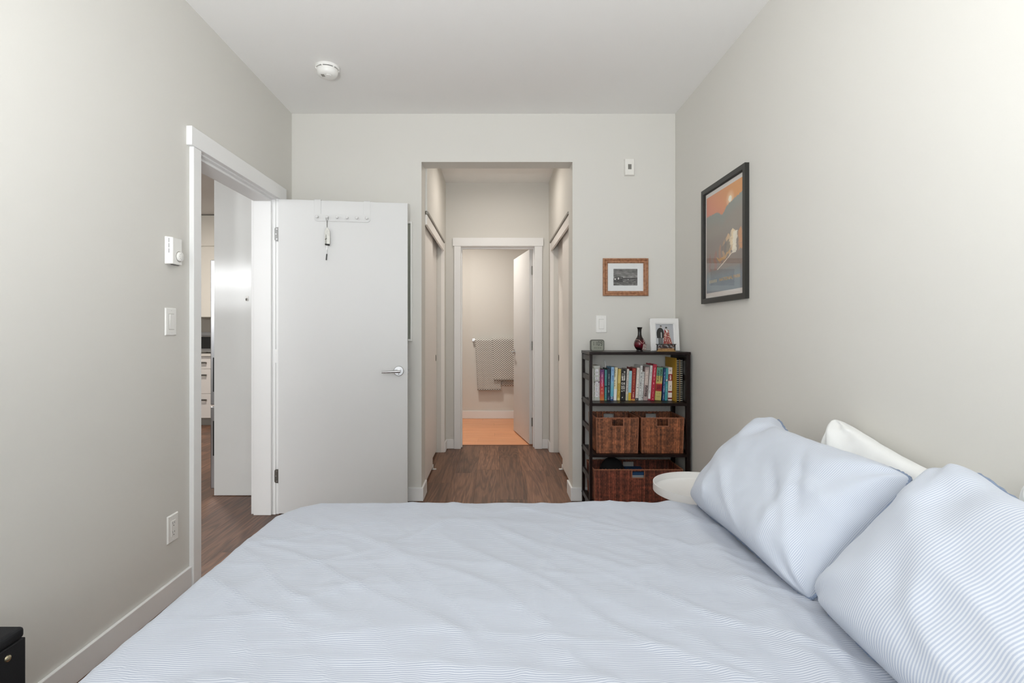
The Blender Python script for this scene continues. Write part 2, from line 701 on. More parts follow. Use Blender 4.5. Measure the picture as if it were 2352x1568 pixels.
def base(name, boxes, label):
    b = MB()
    for q in boxes:
        b.box(*q)
    return struct(b.build(name, M['trim'], bevel=0.003), label, 'baseboard')


t_ = 0.014
base('baseboard_left', [(XL, XL + t_, YR, 2.412, 0.002, BH), (XL, XL + t_, 3.442, YB, 0.002, BH)], 'white baseboard under the thermostat wall')
base('baseboard_back_left', [(XL + t_, -0.518 + t_, YB - t_, YB, 0.002, BH), (-0.518, -0.518 + t_, YB, 3.818, 0.002, BH)],
     'white baseboard wrapping the corner of the wall behind the open door')
base('baseboard_back_right', [(0.54 - t_, XR, YB - t_, YB, 0.002, BH), (0.54 - t_, 0.54, YB, 3.818, 0.002, BH)],
     'white baseboard wrapping the wall corner beside the bookcase')
base('baseboard_right', [(XR - t_, XR, YR, YB - t_, 0.002, BH)], 'white baseboard of the wall behind the bed head')
base('baseboard_hall_left', [(HL, HL + t_, 5.082, YE, 0.002, BH), (HL, -0.418, YE - t_, YE, 0.002, BH)], 'short white baseboard at the hall end, closet side near the bedroom door')
base('baseboard_hall_right', [(HR - t_, HR, 5.082, YE, 0.002, BH), (0.473, HR, YE - t_, YE, 0.002, BH)], 'short white baseboard at the hall end, side of the open bathroom door')
base('baseboard_bathroom', [(-1.2, 1.8, 7.05 - t_, 7.05, 0.001, 0.105)], 'white baseboard of the bathroom below the towels')

# ------------------------------------------------------------------ bedroom door casing, jamb and door
j = MB()
j.box(-1.567, XL, 2.459, 2.479, 0, 2.043)                    # near jamb
j.box(-1.567, XL, 3.360, 3.379, 0, 2.043)                    # far jamb
j.box(-1.567, XL, 2.459, 3.379, 2.043, 2.063)                # head
tr1 = struct(j.build('trim_1', M['trim'], bevel=0.0015), 'white casing and jamb around the open bedroom doorway', 'door casing')
bx(-1.562, -1.449, 3.344, 3.360, 0.001, 2.043).build('door_stop', M['trim'], tr1, bevel=0.002)
bx(-1.562, -1.449, 2.479, 2.492, 0.001, 2.043).build('door_stop', M['trim'], tr1, bevel=0.002)
bx(-1.562, -1.449, 2.492, 3.344, 2.029, 2.043).build('door_stop', M['trim'], tr1, bevel=0.002)
bx(XL, XL + 0.022, 2.413, 2.476, 0.001, 2.05).build('casing_leg', M['trim'], tr1, bevel=0.002)
bx(XL, XL + 0.020, 3.366, 3.432, 0.001, 2.05).build('casing_leg', M['trim'], tr1, bevel=0.002)
bx(XL, XL + 0.027, 2.390, 3.474, 2.05, 2.138).build('casing_head', M['trim'], tr1, bevel=0.002)
bx(-1.587, -1.567, 2.413, 2.476, 0.001, 2.05).build('casing_leg', M['trim'], tr1, bevel=0.002)
bx(-1.587, -1.567, 3.366, 3.432, 0.001, 2.05).build('casing_leg', M['trim'], tr1, bevel=0.002)
bx(-1.59, -1.567, 2.390, 3.474, 2.05, 2.138).build('casing_head', M['trim'], tr1, bevel=0.002)
# wall cavity hides
DA = math.atan2(0.110, 0.815)
DLOC = (-1.401, 3.343, 0.0)
DW = 0.823
door1 = bx(0, DW, 0, 0.038, 0.012, 2.042).build('door_1', M['door'], bevel=0.0015, loc=DLOC, rot=(0, 0, DA))
struct(door1, 'flat white bedroom door swung open against the far wall', 'door')


def lever(parent, u, z, side, y):
    """round rose and straight lever; side -1 faces the camera"""
    h = MB().lathe([(0.0, 0.0), (0.031, 0.0), (0.033, side * 0.003), (0.033, side * 0.007), (0.030, side * 0.010), (0.0, side * 0.010)], 40, (u, y, z), 'Y')
    ho = h.build('handle_rose', M['nickel'], parent, smooth=True)
    g = MB()
    g.rod((u, y + side * 0.009, z), (u, y + side * 0.05, z), 0.011, 0.010, 20)
    g.tube([(u + 0.010, y + side * 0.048, z), (u - 0.004, y + side * 0.050, z), (u - 0.03, y + side * 0.051, z - 0.001),
            (u - 0.07, y + side * 0.050, z - 0.003), (u - 0.108, y + side * 0.048, z - 0.005)], 0.0085, 16, rf=lambda k: (1.2, 1.15, 1.0, .85, .72)[k])
    g.build('lever', M['nickel'], ho, smooth=True)
    MB().rod((u, y + side * 0.010, z - 0.020), (u, y + side * 0.016, z - 0.020), 0.0035, n=12).build('lock_button', M['steel_dark'], ho)
    return ho


lever(door1, 0.765, 0.925, -1, 0.0)
lever(door1, 0.765, 0.925, 1, 0.038)
lt = bx(DW - 0.0005, DW + 0.001, 0.008, 0.030, 0.897, 0.953).build('latch_plate', M['nickel'], door1)
MB().prism([(DW, 0.917), (DW + 0.011, 0.917), (DW + 0.011, 0.933), (DW, 0.933)], 0.012, 0.026).build('latch_bolt', M['steel_dark'], lt)


def hinge(parent, x0, x1, y, z, m, h=0.089):
    """rounded leaf lying on the jamb, with screws and a knuckle"""
    rr = 0.012
    pts = []
    for cx, cz, a0 in ((x0 + rr, z + h / 2 - rr, 90), (x0 + rr, z - h / 2 + rr, 180)):
        for k_ in range(7):
            t = R(a0 + 15 * k_)
            pts.append((cx + rr * math.cos(t), cz + rr * math.sin(t)))
    pts += [(x1, z - h / 2), (x1, z + h / 2)]
    o = MB().prism(pts, y - 0.002, y).build('hinge', m, parent)
    for sx, sz in ((0.55, 0.032), (0.35, 0.0), (0.55, -0.032)):
        MB().rod((x0 + (x1 - x0) * sx, y - 0.0028, z + sz), (x0 + (x1 - x0) * sx, y - 0.0015, z + sz), 0.0032, n=12).build('screw', M['plastic'] if m is M['trim'] else M['nickel'], o)
    MB().rod((x1, y - 0.003, z - h / 2), (x1, y - 0.003, z + h / 2), 0.0045, n=12).build('knuckle', m, o)
    return o


hinge(tr1, -1.432, -1.4045, 3.3590, 1.818, M['hinge'])
hinge(tr1, -1.432, -1.4045, 3.3590, 1.028, M['trim'])
hinge(tr1, -1.432, -1.4045, 3.3590, 0.250, M['steel_dark'])

# ------------------------------------------------------------------ over-door hook rack and keys
rk = thing('hook_rack', 'white over-door rail with six round pegs hung on the bedroom door', 'hook rack', DLOC, (0, 0, DA))


def rrect(x0, x1, z0, z1, r, n=5, corners=(1, 1, 1, 1)):
    pts = []
    for (cx, cz, a0), on in zip(((x1 - r, z1 - r, 0), (x0 + r, z1 - r, 90), (x0 + r, z0 + r, 180), (x1 - r, z0 + r, 270)), corners):
        if on:
            for k_ in range(n + 1):
                t = R(a0 + 90 * k_ / n)
                pts.append((cx + r * math.cos(t), cz + r * math.sin(t)))
        else:
            pts.append((cx + (r if a0 in (0, 270) else -r), cz + (r if a0 in (0, 90) else -r)))
    return pts


u0, u1 = 0.224, 0.579
MB().prism(rrect(u0, u1, 1.906, 1.952, 0.018, corners=(0, 0, 1, 1)), -0.005, -0.001).build('rail', M['door'], rk, bevel=0.0008)
for a in (u0, u1 - 0.042):
    s_ = MB().box(a, a + 0.042, -0.004, -0.001, 1.945, 2.046).box(a, a + 0.042, -0.004, 0.042, 2.0435, 2.0465).box(a, a + 0.042, 0.039, 0.042, 1.99, 2.0465)
    s_.build('strap', M['door'], rk, bevel=0.0006)
for k in range(6):
    u = 0.245 + k * 0.0628
    z = 1.930
    MB().lathe([(0.0, 0), (0.005, 0), (0.005, -0.016), (0.0095, -0.019), (0.0095, -0.026), (0.007, -0.028), (0.0, -0.028)], 20, (u, -0.005, z), 'Y').build('peg', M['door'], rk, smooth=True)

ky = thing('key_lanyard', 'keyring with clear tag, black grip and braided cord hanging from the second peg', 'keys', DLOC, (0, 0, DA))
kx, ky0 = 0.308, -0.021
MB().tube([(kx - 0.008, ky0, 1.922), (kx - 0.006, ky0 - .001, 1.93), (kx, ky0, 1.9355), (kx + 0.006, ky0 - .001, 1.93), (kx + 0.008, ky0, 1.922), (kx + 0.003, ky0, 1.905), (kx, ky0, 1.888)], 0.0013, 6).tube(
    [(kx - 0.008, ky0, 1.922), (kx - 0.003, ky0, 1.905), (kx, ky0, 1.888)], 0.0013, 6).build('cord', mat('grey_cord', (110, 108, 104), 0.8), ky)
for i in range(4):
    MB().lathe([(0.0, -0.003), (0.003, -0.0015), (0.003, 0.0015), (0.0, 0.003)], 8, (kx, ky0, 1.886 - i * 0.0065)).build('bead', M['steel_dark'], ky, smooth=True)
pouch = [(0.0, 1.862), (0.010, 1.852), (0.018, 1.836), (0.019, 1.755), (-0.016, 1.755), (-0.016, 1.836), (-0.008, 1.854)]
MB().prism([(kx + a, b_) for a, b_ in pouch], ky0 - 0.003, ky0 + 0.003).build('key_tag', mat('silver_key_tag', (186, 185, 180), 0.3, metal=0.5, var=0.25, vscale=60), ky, bevel=0.001)
MB().rod((kx - 0.006, ky0 - 0.006, 1.815), (kx - 0.007, ky0 - 0.006, 1.75), 0.0015, n=8).rod((kx - 0.012, ky0 - 0.006, 1.783), (kx - 0.002, ky0 - 0.006, 1.790), 0.0025, n=8).build('small_key', M['steel_dark'], ky)
MB().rod((kx - 0.012, ky0 - 0.004, 1.752), (kx + 0.016, ky0 - 0.004, 1.748), 0.0055, n=12).build('black_grip', M['black'], ky)
MB().tube([(kx, ky0, 1.745), (kx + 0.001, ky0, 1.72), (kx - 0.002, ky0, 1.690)], 0.0016, 6).build('chain', M['nickel'], ky)
MB().rod((kx - 0.002, ky0, 1.690), (kx - 0.005, ky0, 1.650), 0.0036, n=10).build('cord_end', M['black'], ky)

# mirror on the far wall, mostly hidden by the door
mir = thing('wall_mirror', 'slim white framed mirror on the far wall peeking out behind the open door', 'mirror', (-0.78, YB, 1.536))
f_ = MB()
for q in ((-0.2, 0.2, 0.402, 0.416), (-0.2, 0.2, -0.416, -0.402)):
    f_.box(q[0], q[1], -0.026, -0.001, q[2], q[3])
f_.box(-0.2, -0.188, -0.026, -0.001, -0.402, 0.402).box(0.188, 0.2, -0.026, -0.001, -0.402, 0.402)
f_.build('frame', M['plastic'], mir, bevel=0.002)
bx(-0.188, 0.188, -0.012, -0.006, -0.402, 0.402).build('mirror_glass', mat('mirror_silver', (176, 180, 168), 0.2, metal=0.35), mir)

# ------------------------------------------------------------------ closet doors and hall trim
for sgn, xw, nm in ((-1, HL, 'nearer the bedroom door'), (1, HR, 'nearer the bookcase')):
    a, b_ = xw + sgn * 0.036, xw + sgn * 0.066
    c, d = xw + sgn * 0.074, xw + sgn * 0.104
    n0 = 3 if sgn < 0 else 5
    o = bx(a, b_, 3.822, 4.452, 0.022, 2.045).build('door_%d' % n0, M['closet'], bevel=0.0015)
    struct(o, 'front sliding closet door %s, closest to the bedroom' % nm, 'closet door')
    o2 = bx(c, d, 4.43, 5.080, 0.022, 2.045).build('door_%d' % (n0 + 1), M['closet'], bevel=0.0015)
    struct(o2, 'rear sliding closet door %s, closest to the bathroom' % nm, 'closet door')
    ring = MB().lathe([(0.0, 0.0), (0.018, 0.0), (0.018, -sgn * 0.003), (0.014, -sgn * 0.003), (0.013, -sgn * 0.001), (0.0, -sgn * 0.001)], 24, (c, 5.015, 0.93), 'X')
    ring.v = [(p[0], p[1], 0.93 + (p[2] - 0.93) * 1.7) for p in ring.v]
    ring.build('finger_pull', M['steel_dark'], o2, smooth=True)
    tr = bx(xw + sgn * 0.001, xw + sgn * 0.018, 3.822, 5.080, 1.975, 2.05).build('trim_%d' % (3 if sgn < 0 else 4), M['closet'], bevel=0.001)
    struct(tr, 'painted fascia and track over the closet doors %s' % nm, 'closet fascia')
    bx(xw - sgn * 0.008, xw + sgn * 0.012, 3.822, 5.095, 2.053, 2.072).build('top_bead', M['groove'], tr, bevel=0.002)
    bx(xw - sgn * 0.004, xw + sgn * 0.03, 5.0815, 5.0835, 0.002, 2.05).build('corner_bead', M['closet'], tr)
    gd = MB().box(xw + sgn * 0.005, xw + sgn * 0.04, 4.440, 4.458, 0.001, 0.009).box(xw + sgn * 0.030, xw + sgn * 0.035, 4.440, 4.458, 0.001, 0.045)
    gd = gd.build('closet_floor_guide', M['plastic'], bevel=0.001)
    tag(gd, 'small white floor guide of the sliding closet %s' % nm, 'door guide')

# ------------------------------------------------------------------ bathroom doorway
j = MB()
j.box(-0.372, -0.352, YE, 5.39, 0, 2.042).box(0.397, 0.417, YE, 5.39, 0, 2.042).box(-0.372, 0.417, YE, 5.39, 2.042, 2.062)
tr2 = struct(j.build('trim_2', M['trim'], bevel=0.0015), 'white casing and jamb around the bathroom doorway', 'door casing')
bx(-0.352, -0.34, 5.30, 5.345, 0.001, 2.042).build('door_stop', M['trim'], tr2)
bx(0.385, 0.397, 5.30, 5.345, 0.001, 2.042).build('door_stop', M['trim'], tr2)
bx(-0.340, 0.385, 5.30, 5.345, 2.03, 2.042).build('door_stop', M['trim'], tr2)
bx(-0.417, -0.350, YE - 0.02, YE, 0.001, 2.046).build('casing_leg', M['trim'], tr2, bevel=0.002)
bx(0.395, 0.472, YE - 0.02, YE, 0.001, 2.046).build('casing_leg', M['trim'], tr2, bevel=0.002)
bx(-0.430, 0.482, YE - 0.026, YE, 2.046, 2.130).build('casing_head', M['trim'], tr2, bevel=0.002)
BA = math.atan2(6.165 - 5.395, 0.252 - 0.388)
door2 = bx(0, 0.782, 0, 0.036, 0.012, 2.040).build('door_2', M['door'], bevel=0.0015, loc=(0.388, 5.402, 0), rot=(0, 0, BA))
struct(door2, 'white bathroom door standing half open inside the bathroom', 'door')
for sd, yy in ((1, 0.036), (-1, 0.0)):
    h = MB().lathe([(0.0, 0.0), (0.031, 0.0), (0.031, sd * 0.008), (0.0, sd * 0.008)], 28, (0.72, yy, 0.945), 'Y').build('handle_rose', M['nickel'], door2, smooth=True)
    MB().rod((0.72, yy, 0.945), (0.72, yy + sd * 0.05, 0.945), 0.010).rod((0.73, yy + sd * 0.048, 0.945), (0.61, yy + sd * 0.048, 0.940), 0.009, 0.007).build('lever', M['nickel'], h, smooth=True)
for z in (1.82, 1.037, 0.245):
    b = MB()
    b.box(0.3745, 0.3965, 5.384, 5.386, z - 0.045, z + 0.045)
    hh = b.build('hinge', M['steel_dark'], tr2, bevel=0.0008)
    MB().rod((0.3945, 5.388, z - 0.045), (0.3945, 5.388, z + 0.045), 0.004, n=10).build('knuckle', M['steel_dark'], hh)

# towel bar and towels
tb = thing('towel_bar', 'chrome towel bar with square brackets on the bathroom wall', 'towel bar', (0, 7.05, 1.068))
for xx in (-0.297, 0.36):
    bx(xx - 0.019, xx + 0.019, -0.010, -0.001, -0.019, 0.019).build('wall_plate', M['nickel'], tb, bevel=0.002)
    bx(xx - 0.010, xx + 0.010, -0.062, -0.010, -0.010, 0.010).build('bracket', M['nickel'], tb, bevel=0.002)
MB().rod((-0.297, -0.052, 0.0), (0.36, -0.052, 0.0), 0.008, n=14).build('bar', M['nickel'], tb, smooth=True)


def towel_mat():
    m, nt, b = new_mat('waffle_towel')
    N, L = nt.nodes, nt.links
    uv = N.new('ShaderNodeUVMap')
    uv.uv_map = 'UV'
    sp = N.new('ShaderNodeSeparateXYZ')
    L.new(uv.outputs[0], sp.inputs[0])

    def mth(op, a, v):
        n = N.new('ShaderNodeMath')
        n.operation = op
        if isinstance(a, (int, float)):
            n.inputs[0].default_value = a
        else:
            L.new(a, n.inputs[0])
        if isinstance(v, (int, float)):
            n.inputs[1].default_value = v
        elif v is not None:
            L.new(v, n.inputs[1])
        return n.outputs[0]

    ux = mth('MULTIPLY', sp.outputs[0], 2 * PI / 0.036)
    vy = mth('MULTIPLY', sp.outputs[1], 2 * PI / 0.027)
    sx = mth('SINE', ux, None)
    # rows step by half a cell in every second column
    s1 = mth('MULTIPLY', mth('SIGN', sx, None), PI / 2)
    cell = mth('SINE', mth('ADD', vy, s1), None)
    prod = mth('MULTIPLY', mth('ABSOLUTE', sx, None), cell)
    mr = N.new('ShaderNodeMapRange')
    mr.inputs['From Min'].default_value = -0.05
    mr.inputs['From Max'].default_value = 0.4
    L.new(prod, mr.inputs['Value'])
    mx = N.new('ShaderNodeMix')
    mx.data_type = 'RGBA'
    mx.inputs['A'].default_value = lin((226, 224, 218))
    mx.inputs['B'].default_value = lin((104, 100, 94))
    L.new(mr.outputs[0], mx.inputs['Factor'])
    L.new(mx.outputs['Result'], b.inputs['Base Color'])
    b.inputs['Roughness'].default_value = 0.95
    b.inputs['Specular IOR Level'].default_value = 0.1
    bp = N.new('ShaderNodeBump')
    bp.inputs['Strength'].default_value = 0.5
    bp.inputs['Distance'].default_value = 0.003
    bp.invert = True
    L.new(mr.outputs[0], bp.inputs['Height'])
    L.new(bp.outputs[0], b.inputs['Normal'])
    return m


M['towel'] = towel_mat()
M['hem'] = mat('grey_towel_hem', (150, 147, 140), 0.9, bump=0.4, bscale=500)


def towel(name, label, x0, x1, zf, zb, off, taper, seed):
    g = MB()
    nu, nv = 26, 70
    zt = 1.068
    lf, lb = zt - zf, zt - zb
    rr = 0.011 + off
    for jv in range(nv + 1):
        s = -lf + (lf + lb) * jv / nv
        for iu in range(nu + 1):
            a = iu / nu
            dn = min(1, abs(s) / lf)
            xx = x0 + (x1 - x0) * a + taper * dn * (1 - a)
            wv = 0.006 * dn * math.sin(a * 9 + seed) + 0.004 * dn * math.sin(a * 17 + seed * 2 + s * 4)
            if s < 0:
                if -s < rr * PI / 2:
                    t = -s / rr
                    yy, zz = -0.052 - rr * math.sin(t), zt + rr * math.cos(t)
                else:
                    yy, zz = -0.052 - rr - abs(wv) * 0.6 - 0.004 * dn, zt - (-s - rr * PI / 2)
            else:
                if s < rr * PI / 2:
                    t = s / rr
                    yy, zz = -0.052 + rr * math.sin(t), zt + rr * math.cos(t)
                else:
                    yy, zz = -0.052 + rr + 0.003 * math.sin(a * 7), zt - (s - rr * PI / 2)
            g.v.append((xx, 7.05 + yy, zz))
            g.uv.append((a * (x1 - x0), s))
    for jv in range(nv):
        for iu in range(nu):
            q = jv * (nu + 1) + iu
            g.f.append((q, q + 1, q + nu + 2, q + nu + 1))
    o = g.build(name, M['towel'], smooth=True, angle=80)
    md = o.modifiers.new('thick', 'SOLIDIFY')
    md.thickness = 0.005
    md.offset = 0
    tag(o, label, 'towel')
    hm = MB()
    pts = [g.v[i] for i in range(nu + 1)]
    hm.tube(pts, 0.007, 8)
    hm.v = [(p[0], p[1], p[2]) for p in hm.v]
    hm.build('hem', M['hem'], o, smooth=True)
    return o


towel('bath_towel', 'longer grey and white waffle towel at the bracket end of the towel bar', -0.276, 0.075, 0.380, 0.55, 0.0, 0.035, 1.0)
towel('bath_towel', 'shorter grey and white waffle towel overlapping its neighbour beside the bathroom door', -0.045, 0.30, 0.485, 0.40, 0.021, 0.02, 2.3)

# ------------------------------------------------------------------ lamps that light hall, bathroom and kitchen
def ceiling_lamp(name, label, x, y, z, rad, power, col):
    o = thing(name, label, 'ceiling lamp', (x, y, z))
    MB().lathe([(rad, 0.0), (rad, -0.02), (rad * 0.93, -0.025), (0.0, -0.025)], 40, (0, 0, 0)).build('lamp_base', M['white_metal'], o, smooth=True)
    MB().lathe([(rad * 0.92, -0.025), (rad * 0.9, -0.045), (rad * 0.6, -0.062), (0.0, -0.066)], 40).build('lamp_shade', emit_mat(name + '_opal', (255, 240, 220), 1.5), o, smooth=True)
    d = bpy.data.lights.new(name + '_light', 'AREA')
    d.shape = 'DISK'
    d.size = rad * 1.8
    d.energy = power
    d.color = col
    l = bpy.data.objects.new(name + '_light', d)
    l.location = (0, 0, -0.07)
    l.parent = o
    COL.objects.link(l)
    return o


WARM = (1.0, 0.925, 0.85)
# unseen uplighter added behind the camera as bounce fill for ceiling and walls
fl_ = thing('added_uplight', 'white uplighter added behind the camera to fill the room with light', 'fill light', (-0.35, -0.36, 0))
MB().lathe([(0.14, 0.0005), (0.14, 0.018), (0.03, 0.03), (0.0, 0.03)], 40).build('base', M['white_metal'], fl_, smooth=True)
MB().rod((0, 0, 0.03), (0, 0, 1.15), 0.012, n=20).build('pole', M['white_metal'], fl_, smooth=True)
MB().lathe([(0.015, 1.13), (0.06, 1.145), (0.13, 1.19), (0.17, 1.25), (0.173, 1.25), (0.135, 1.185), (0.062, 1.14), (0.015, 1.125)], 48).build('lamp_shade', M['white_metal'], fl_, smooth=True)
pd = bpy.data.lights.new('added_uplight_bulb', 'POINT')
pd.energy = UPLIGHT_FILL
pd.color = (0.965, 0.985, 1.0)
pd.shadow_soft_size = 0.05
pl_ = bpy.data.objects.new('added_uplight_bulb', pd)
pl_.location = (0, 0, 1.235)
pl_.parent = fl_
COL.objects.link(pl_)
ceiling_lamp('hall_lamp', 'round opal ceiling lamp in the closet hall', 0.02, 4.40, 2.69, 0.14, 4.6, WARM)
ceiling_lamp('bathroom_lamp', 'round opal ceiling lamp in the bathroom', -0.45, 6.0, 2.6, 0.14, 20, (1.0, 0.93, 0.85))
ceiling_lamp('added_kitchen_lamp', 'round opal ceiling lamp added to brighten the kitchen', -3.3, 5.2, CZ, 0.16, 30, WARM)  # unseen lamp added for brightness in kitchen and living room

# ------------------------------------------------------------------ fridge, panel, kitchen
M['gloss'] = mat('glossy_grey_panel', (222, 223, 221), 0.13, var=0.03, vscale=3, spec=0.38)
pn = bx(-2.031, -1.569, 3.740, 3.756, 0.004, 2.70).build('fridge_surround', M['gloss'], bevel=0.001)
tag(pn, 'tall glossy grey end panel of the fridge seen through the doorway', 'panel')
hk = thing('adhesive_hook', 'tiny clear hook stuck on the glossy fridge panel', 'hook', (-1.793, 3.740, 1.424))
MB().prism(rrect(-0.011, 0.011, -0.018, 0.018, 0.005), -0.003, 0.0003).build('hook_plate', M['plastic'], hk)
MB().tube([(0, -0.004, 0.004), (0, -0.008, -0.010), (0, -0.014, -0.015), (0, -0.019, -0.009), (0, -0.020, 0.000)], 0.0022, 8).build('hook_arm', M['steel_dark'], hk, smooth=True)

fr = thing('fridge', 'stainless fridge with bottom freezer behind the glossy panel', 'fridge', (-2.03, 3.77, 0))
bx(0.0, 0.66, 0.0, 0.70, 0.03, 1.715).build('body', M['steel'], fr, bevel=0.004)
for z0_, z1_, h0_, h1_ in ((0.652, 1.708, 0.748, 0.997), (0.043, 0.638, 0.283, 0.536)):
    d_ = bx(-0.045, -0.004, 0.0, 0.70, z0_, z1_).build('fridge_door', M['steel'], fr, bevel=0.006)
    bx(-0.026, -0.006, -0.0012, 0.004, h0_, h1_).build('recessed_grip', M['black'], d_)
for yy in (0.06, 0.64):
    MB().rod((0.05, yy, 0.0), (0.05, yy, 0.03), 0.02).build('foot', M['black'], fr)
M['cab'] = mat('white_cabinet', (232, 228, 223), 0.4)
M['cab_hi'] = mat('white_gloss_cabinet', (238, 234, 224), 0.3)


def drawer_unit(xc, label):
    o = thing('kitchen_drawer_unit', label, 'cabinet', (xc, 6.5, 0))
    bx(-0.309, 0.309, 0.02, 0.56, 0.098, 0.872).build('carcass', M['cab'], o)
    bx(-0.309, 0.309, 0.06, 0.075, 0.001, 0.098).build('toe_kick', M['groove'], o)
    for z0_, z1_ in ((0.717, 0.868), (0.406, 0.713), (0.100, 0.402)):
        d_ = bx(-0.306, 0.306, 0.0, 0.019, z0_, z1_).build('drawer', M['cab'], o, bevel=0.0015)
        zz = z1_ - 0.075
        h = MB().box(-0.07, 0.07, -0.028, -0.020, zz - 0.011, zz + 0.011).box(-0.068, -0.056, -0.021, 0.0, zz - 0.008, zz + 0.008).box(0.056, 0.068, -0.021, 0.0, zz - 0.008, zz + 0.008)
        h.build('drawer_handle', M['steel_dark'], d_, bevel=0.001)
    return o


drawer_unit(-3.69, 'white kitchen drawer unit in view beside the fridge edge')
tag(bx(-4.63, -3.0, 6.475, 7.09, 0.874, 0.905).build('kitchen_worktop', mat('pale_quartz', (222, 218, 210), 0.3), bevel=0.002), 'pale kitchen worktop over the drawers', 'worktop')
tag(bx(-4.63, -2.4, 7.085, 7.099, 0.906, 1.372).build('backsplash', mat('grey_backsplash', (170, 164, 156), 0.35)), 'grey tiled kitchen backsplash under the wall cabinets', 'backsplash')
tv = thing('toaster_oven', 'steel toaster oven with glass door on the kitchen worktop', 'oven', (-3.66, 6.62, 0.906))
bx(-0.24, 0.24, 0.0, 0.36, 0.015, 0.272).build('housing', M['steel'], tv, bevel=0.006)
dd = bx(-0.225, 0.225, -0.014, -0.001, 0.06, 0.225).build('oven_door', M['black'], tv, bevel=0.002)
MB().rod((-0.19, -0.035, 0.215), (0.19, -0.035, 0.215), 0.006).rod((-0.17, -0.035, 0.215), (-0.17, -0.012, 0.215), 0.004).rod((0.17, -0.035, 0.215), (0.17, -0.012, 0.215), 0.004).build('door_handle', M['nickel'], dd)
bx(-0.22, 0.22, -0.012, -0.001, 0.015, 0.05).build('crumb_tray', M['nickel'], tv, bevel=0.002)
for sx in (-0.2, 0.2):
    for sy in (0.04, 0.32):
        MB().rod((sx, sy, 0.0), (sx, sy, 0.016), 0.012).build('foot', M['black'], tv)
for xc, lb in ((-3.69, 'tall white wall cabinet in view above the toaster oven'),):
    o = thing('kitchen_wall_cabinet', lb, 'cabinet', (xc, 6.75, 0))
    bx(-0.309, 0.309, 0.02, 0.345, 1.372, 2.70).build('carcass', M['cab_hi'], o)
    bx(-0.307, 0.307, 0.0, 0.018, 1.374, 2.292).build('cabinet_door', M['cab_hi'], o, bevel=0.001)
    bx(-0.307, 0.307, 0.0, 0.018, 2.298, 2.69).build('cabinet_door', M['cab_hi'], o, bevel=0.001)

# ------------------------------------------------------------------ wall devices
th = thing('thermostat', 'white wall thermostat with round dial above the light switch', 'thermostat', (XL, 2.272, 1.54))
# body slightly wedge-shaped: outline in local Y/Z, proud along X
b = MB()
b.v = [(0.0005, -0.040, -0.060), (0.0005, 0.040, -0.060), (0.0005, 0.040, 0.060), (0.0005, -0.040, 0.060),
       (0.030, -0.028, -0.058), (0.030, 0.038, -0.058), (0.030, 0.038, 0.057), (0.030, -0.028, 0.057)]
b.f = [(0, 3, 2, 1), (4, 5, 6, 7), (0, 1, 5, 4), (1, 2, 6, 5), (2, 3, 7, 6), (3, 0, 4, 7)]
tbod = b.build('body', M['plastic'], th, bevel=0.003)
MB().lathe([(0.0, 0.0), (0.021, 0.0), (0.020, 0.009), (0.017, 0.011), (0.0, 0.011)], 32, (0.030, 0.017, -0.022), 'X').build('dial', M['plastic'], th, smooth=True)
MB().lathe([(0.0215, 0.0), (0.0235, 0.0), (0.0235, 0.0008), (0.0215, 0.0008)], 32, (0.030, 0.017, -0.022), 'X').build('dial_ring', M['groove'], th)
for k in range(5):
    t = R(100 + 40 * k)
    bx(0.0412, 0.0416, 0.017 + 0.013 * math.cos(t) - 0.001, 0.017 + 0.013 * math.cos(t) + 0.001, -0.022 + 0.013 * math.sin(t) - 0.001, -0.022 + 0.013 * math.sin(t) + 0.001).build('dial_mark', M['steel_dark'], th)
for k in range(3):
    s_ = bx(-0.0012, 0.0012, -0.0006, 0.0006, -0.009, 0.009)
    s_.build('vent_slot', M['dark'], th, loc=(0.0166, -0.0343, 0.043 - k * 0.0225), rot=(0, 0, R(-68)))
for k in range(3):
    bx(0.012, 0.020, -0.018 + k * 0.02, -0.006 + k * 0.02, -0.0605, -0.0595).build('bottom_slot', M['dark'], th)


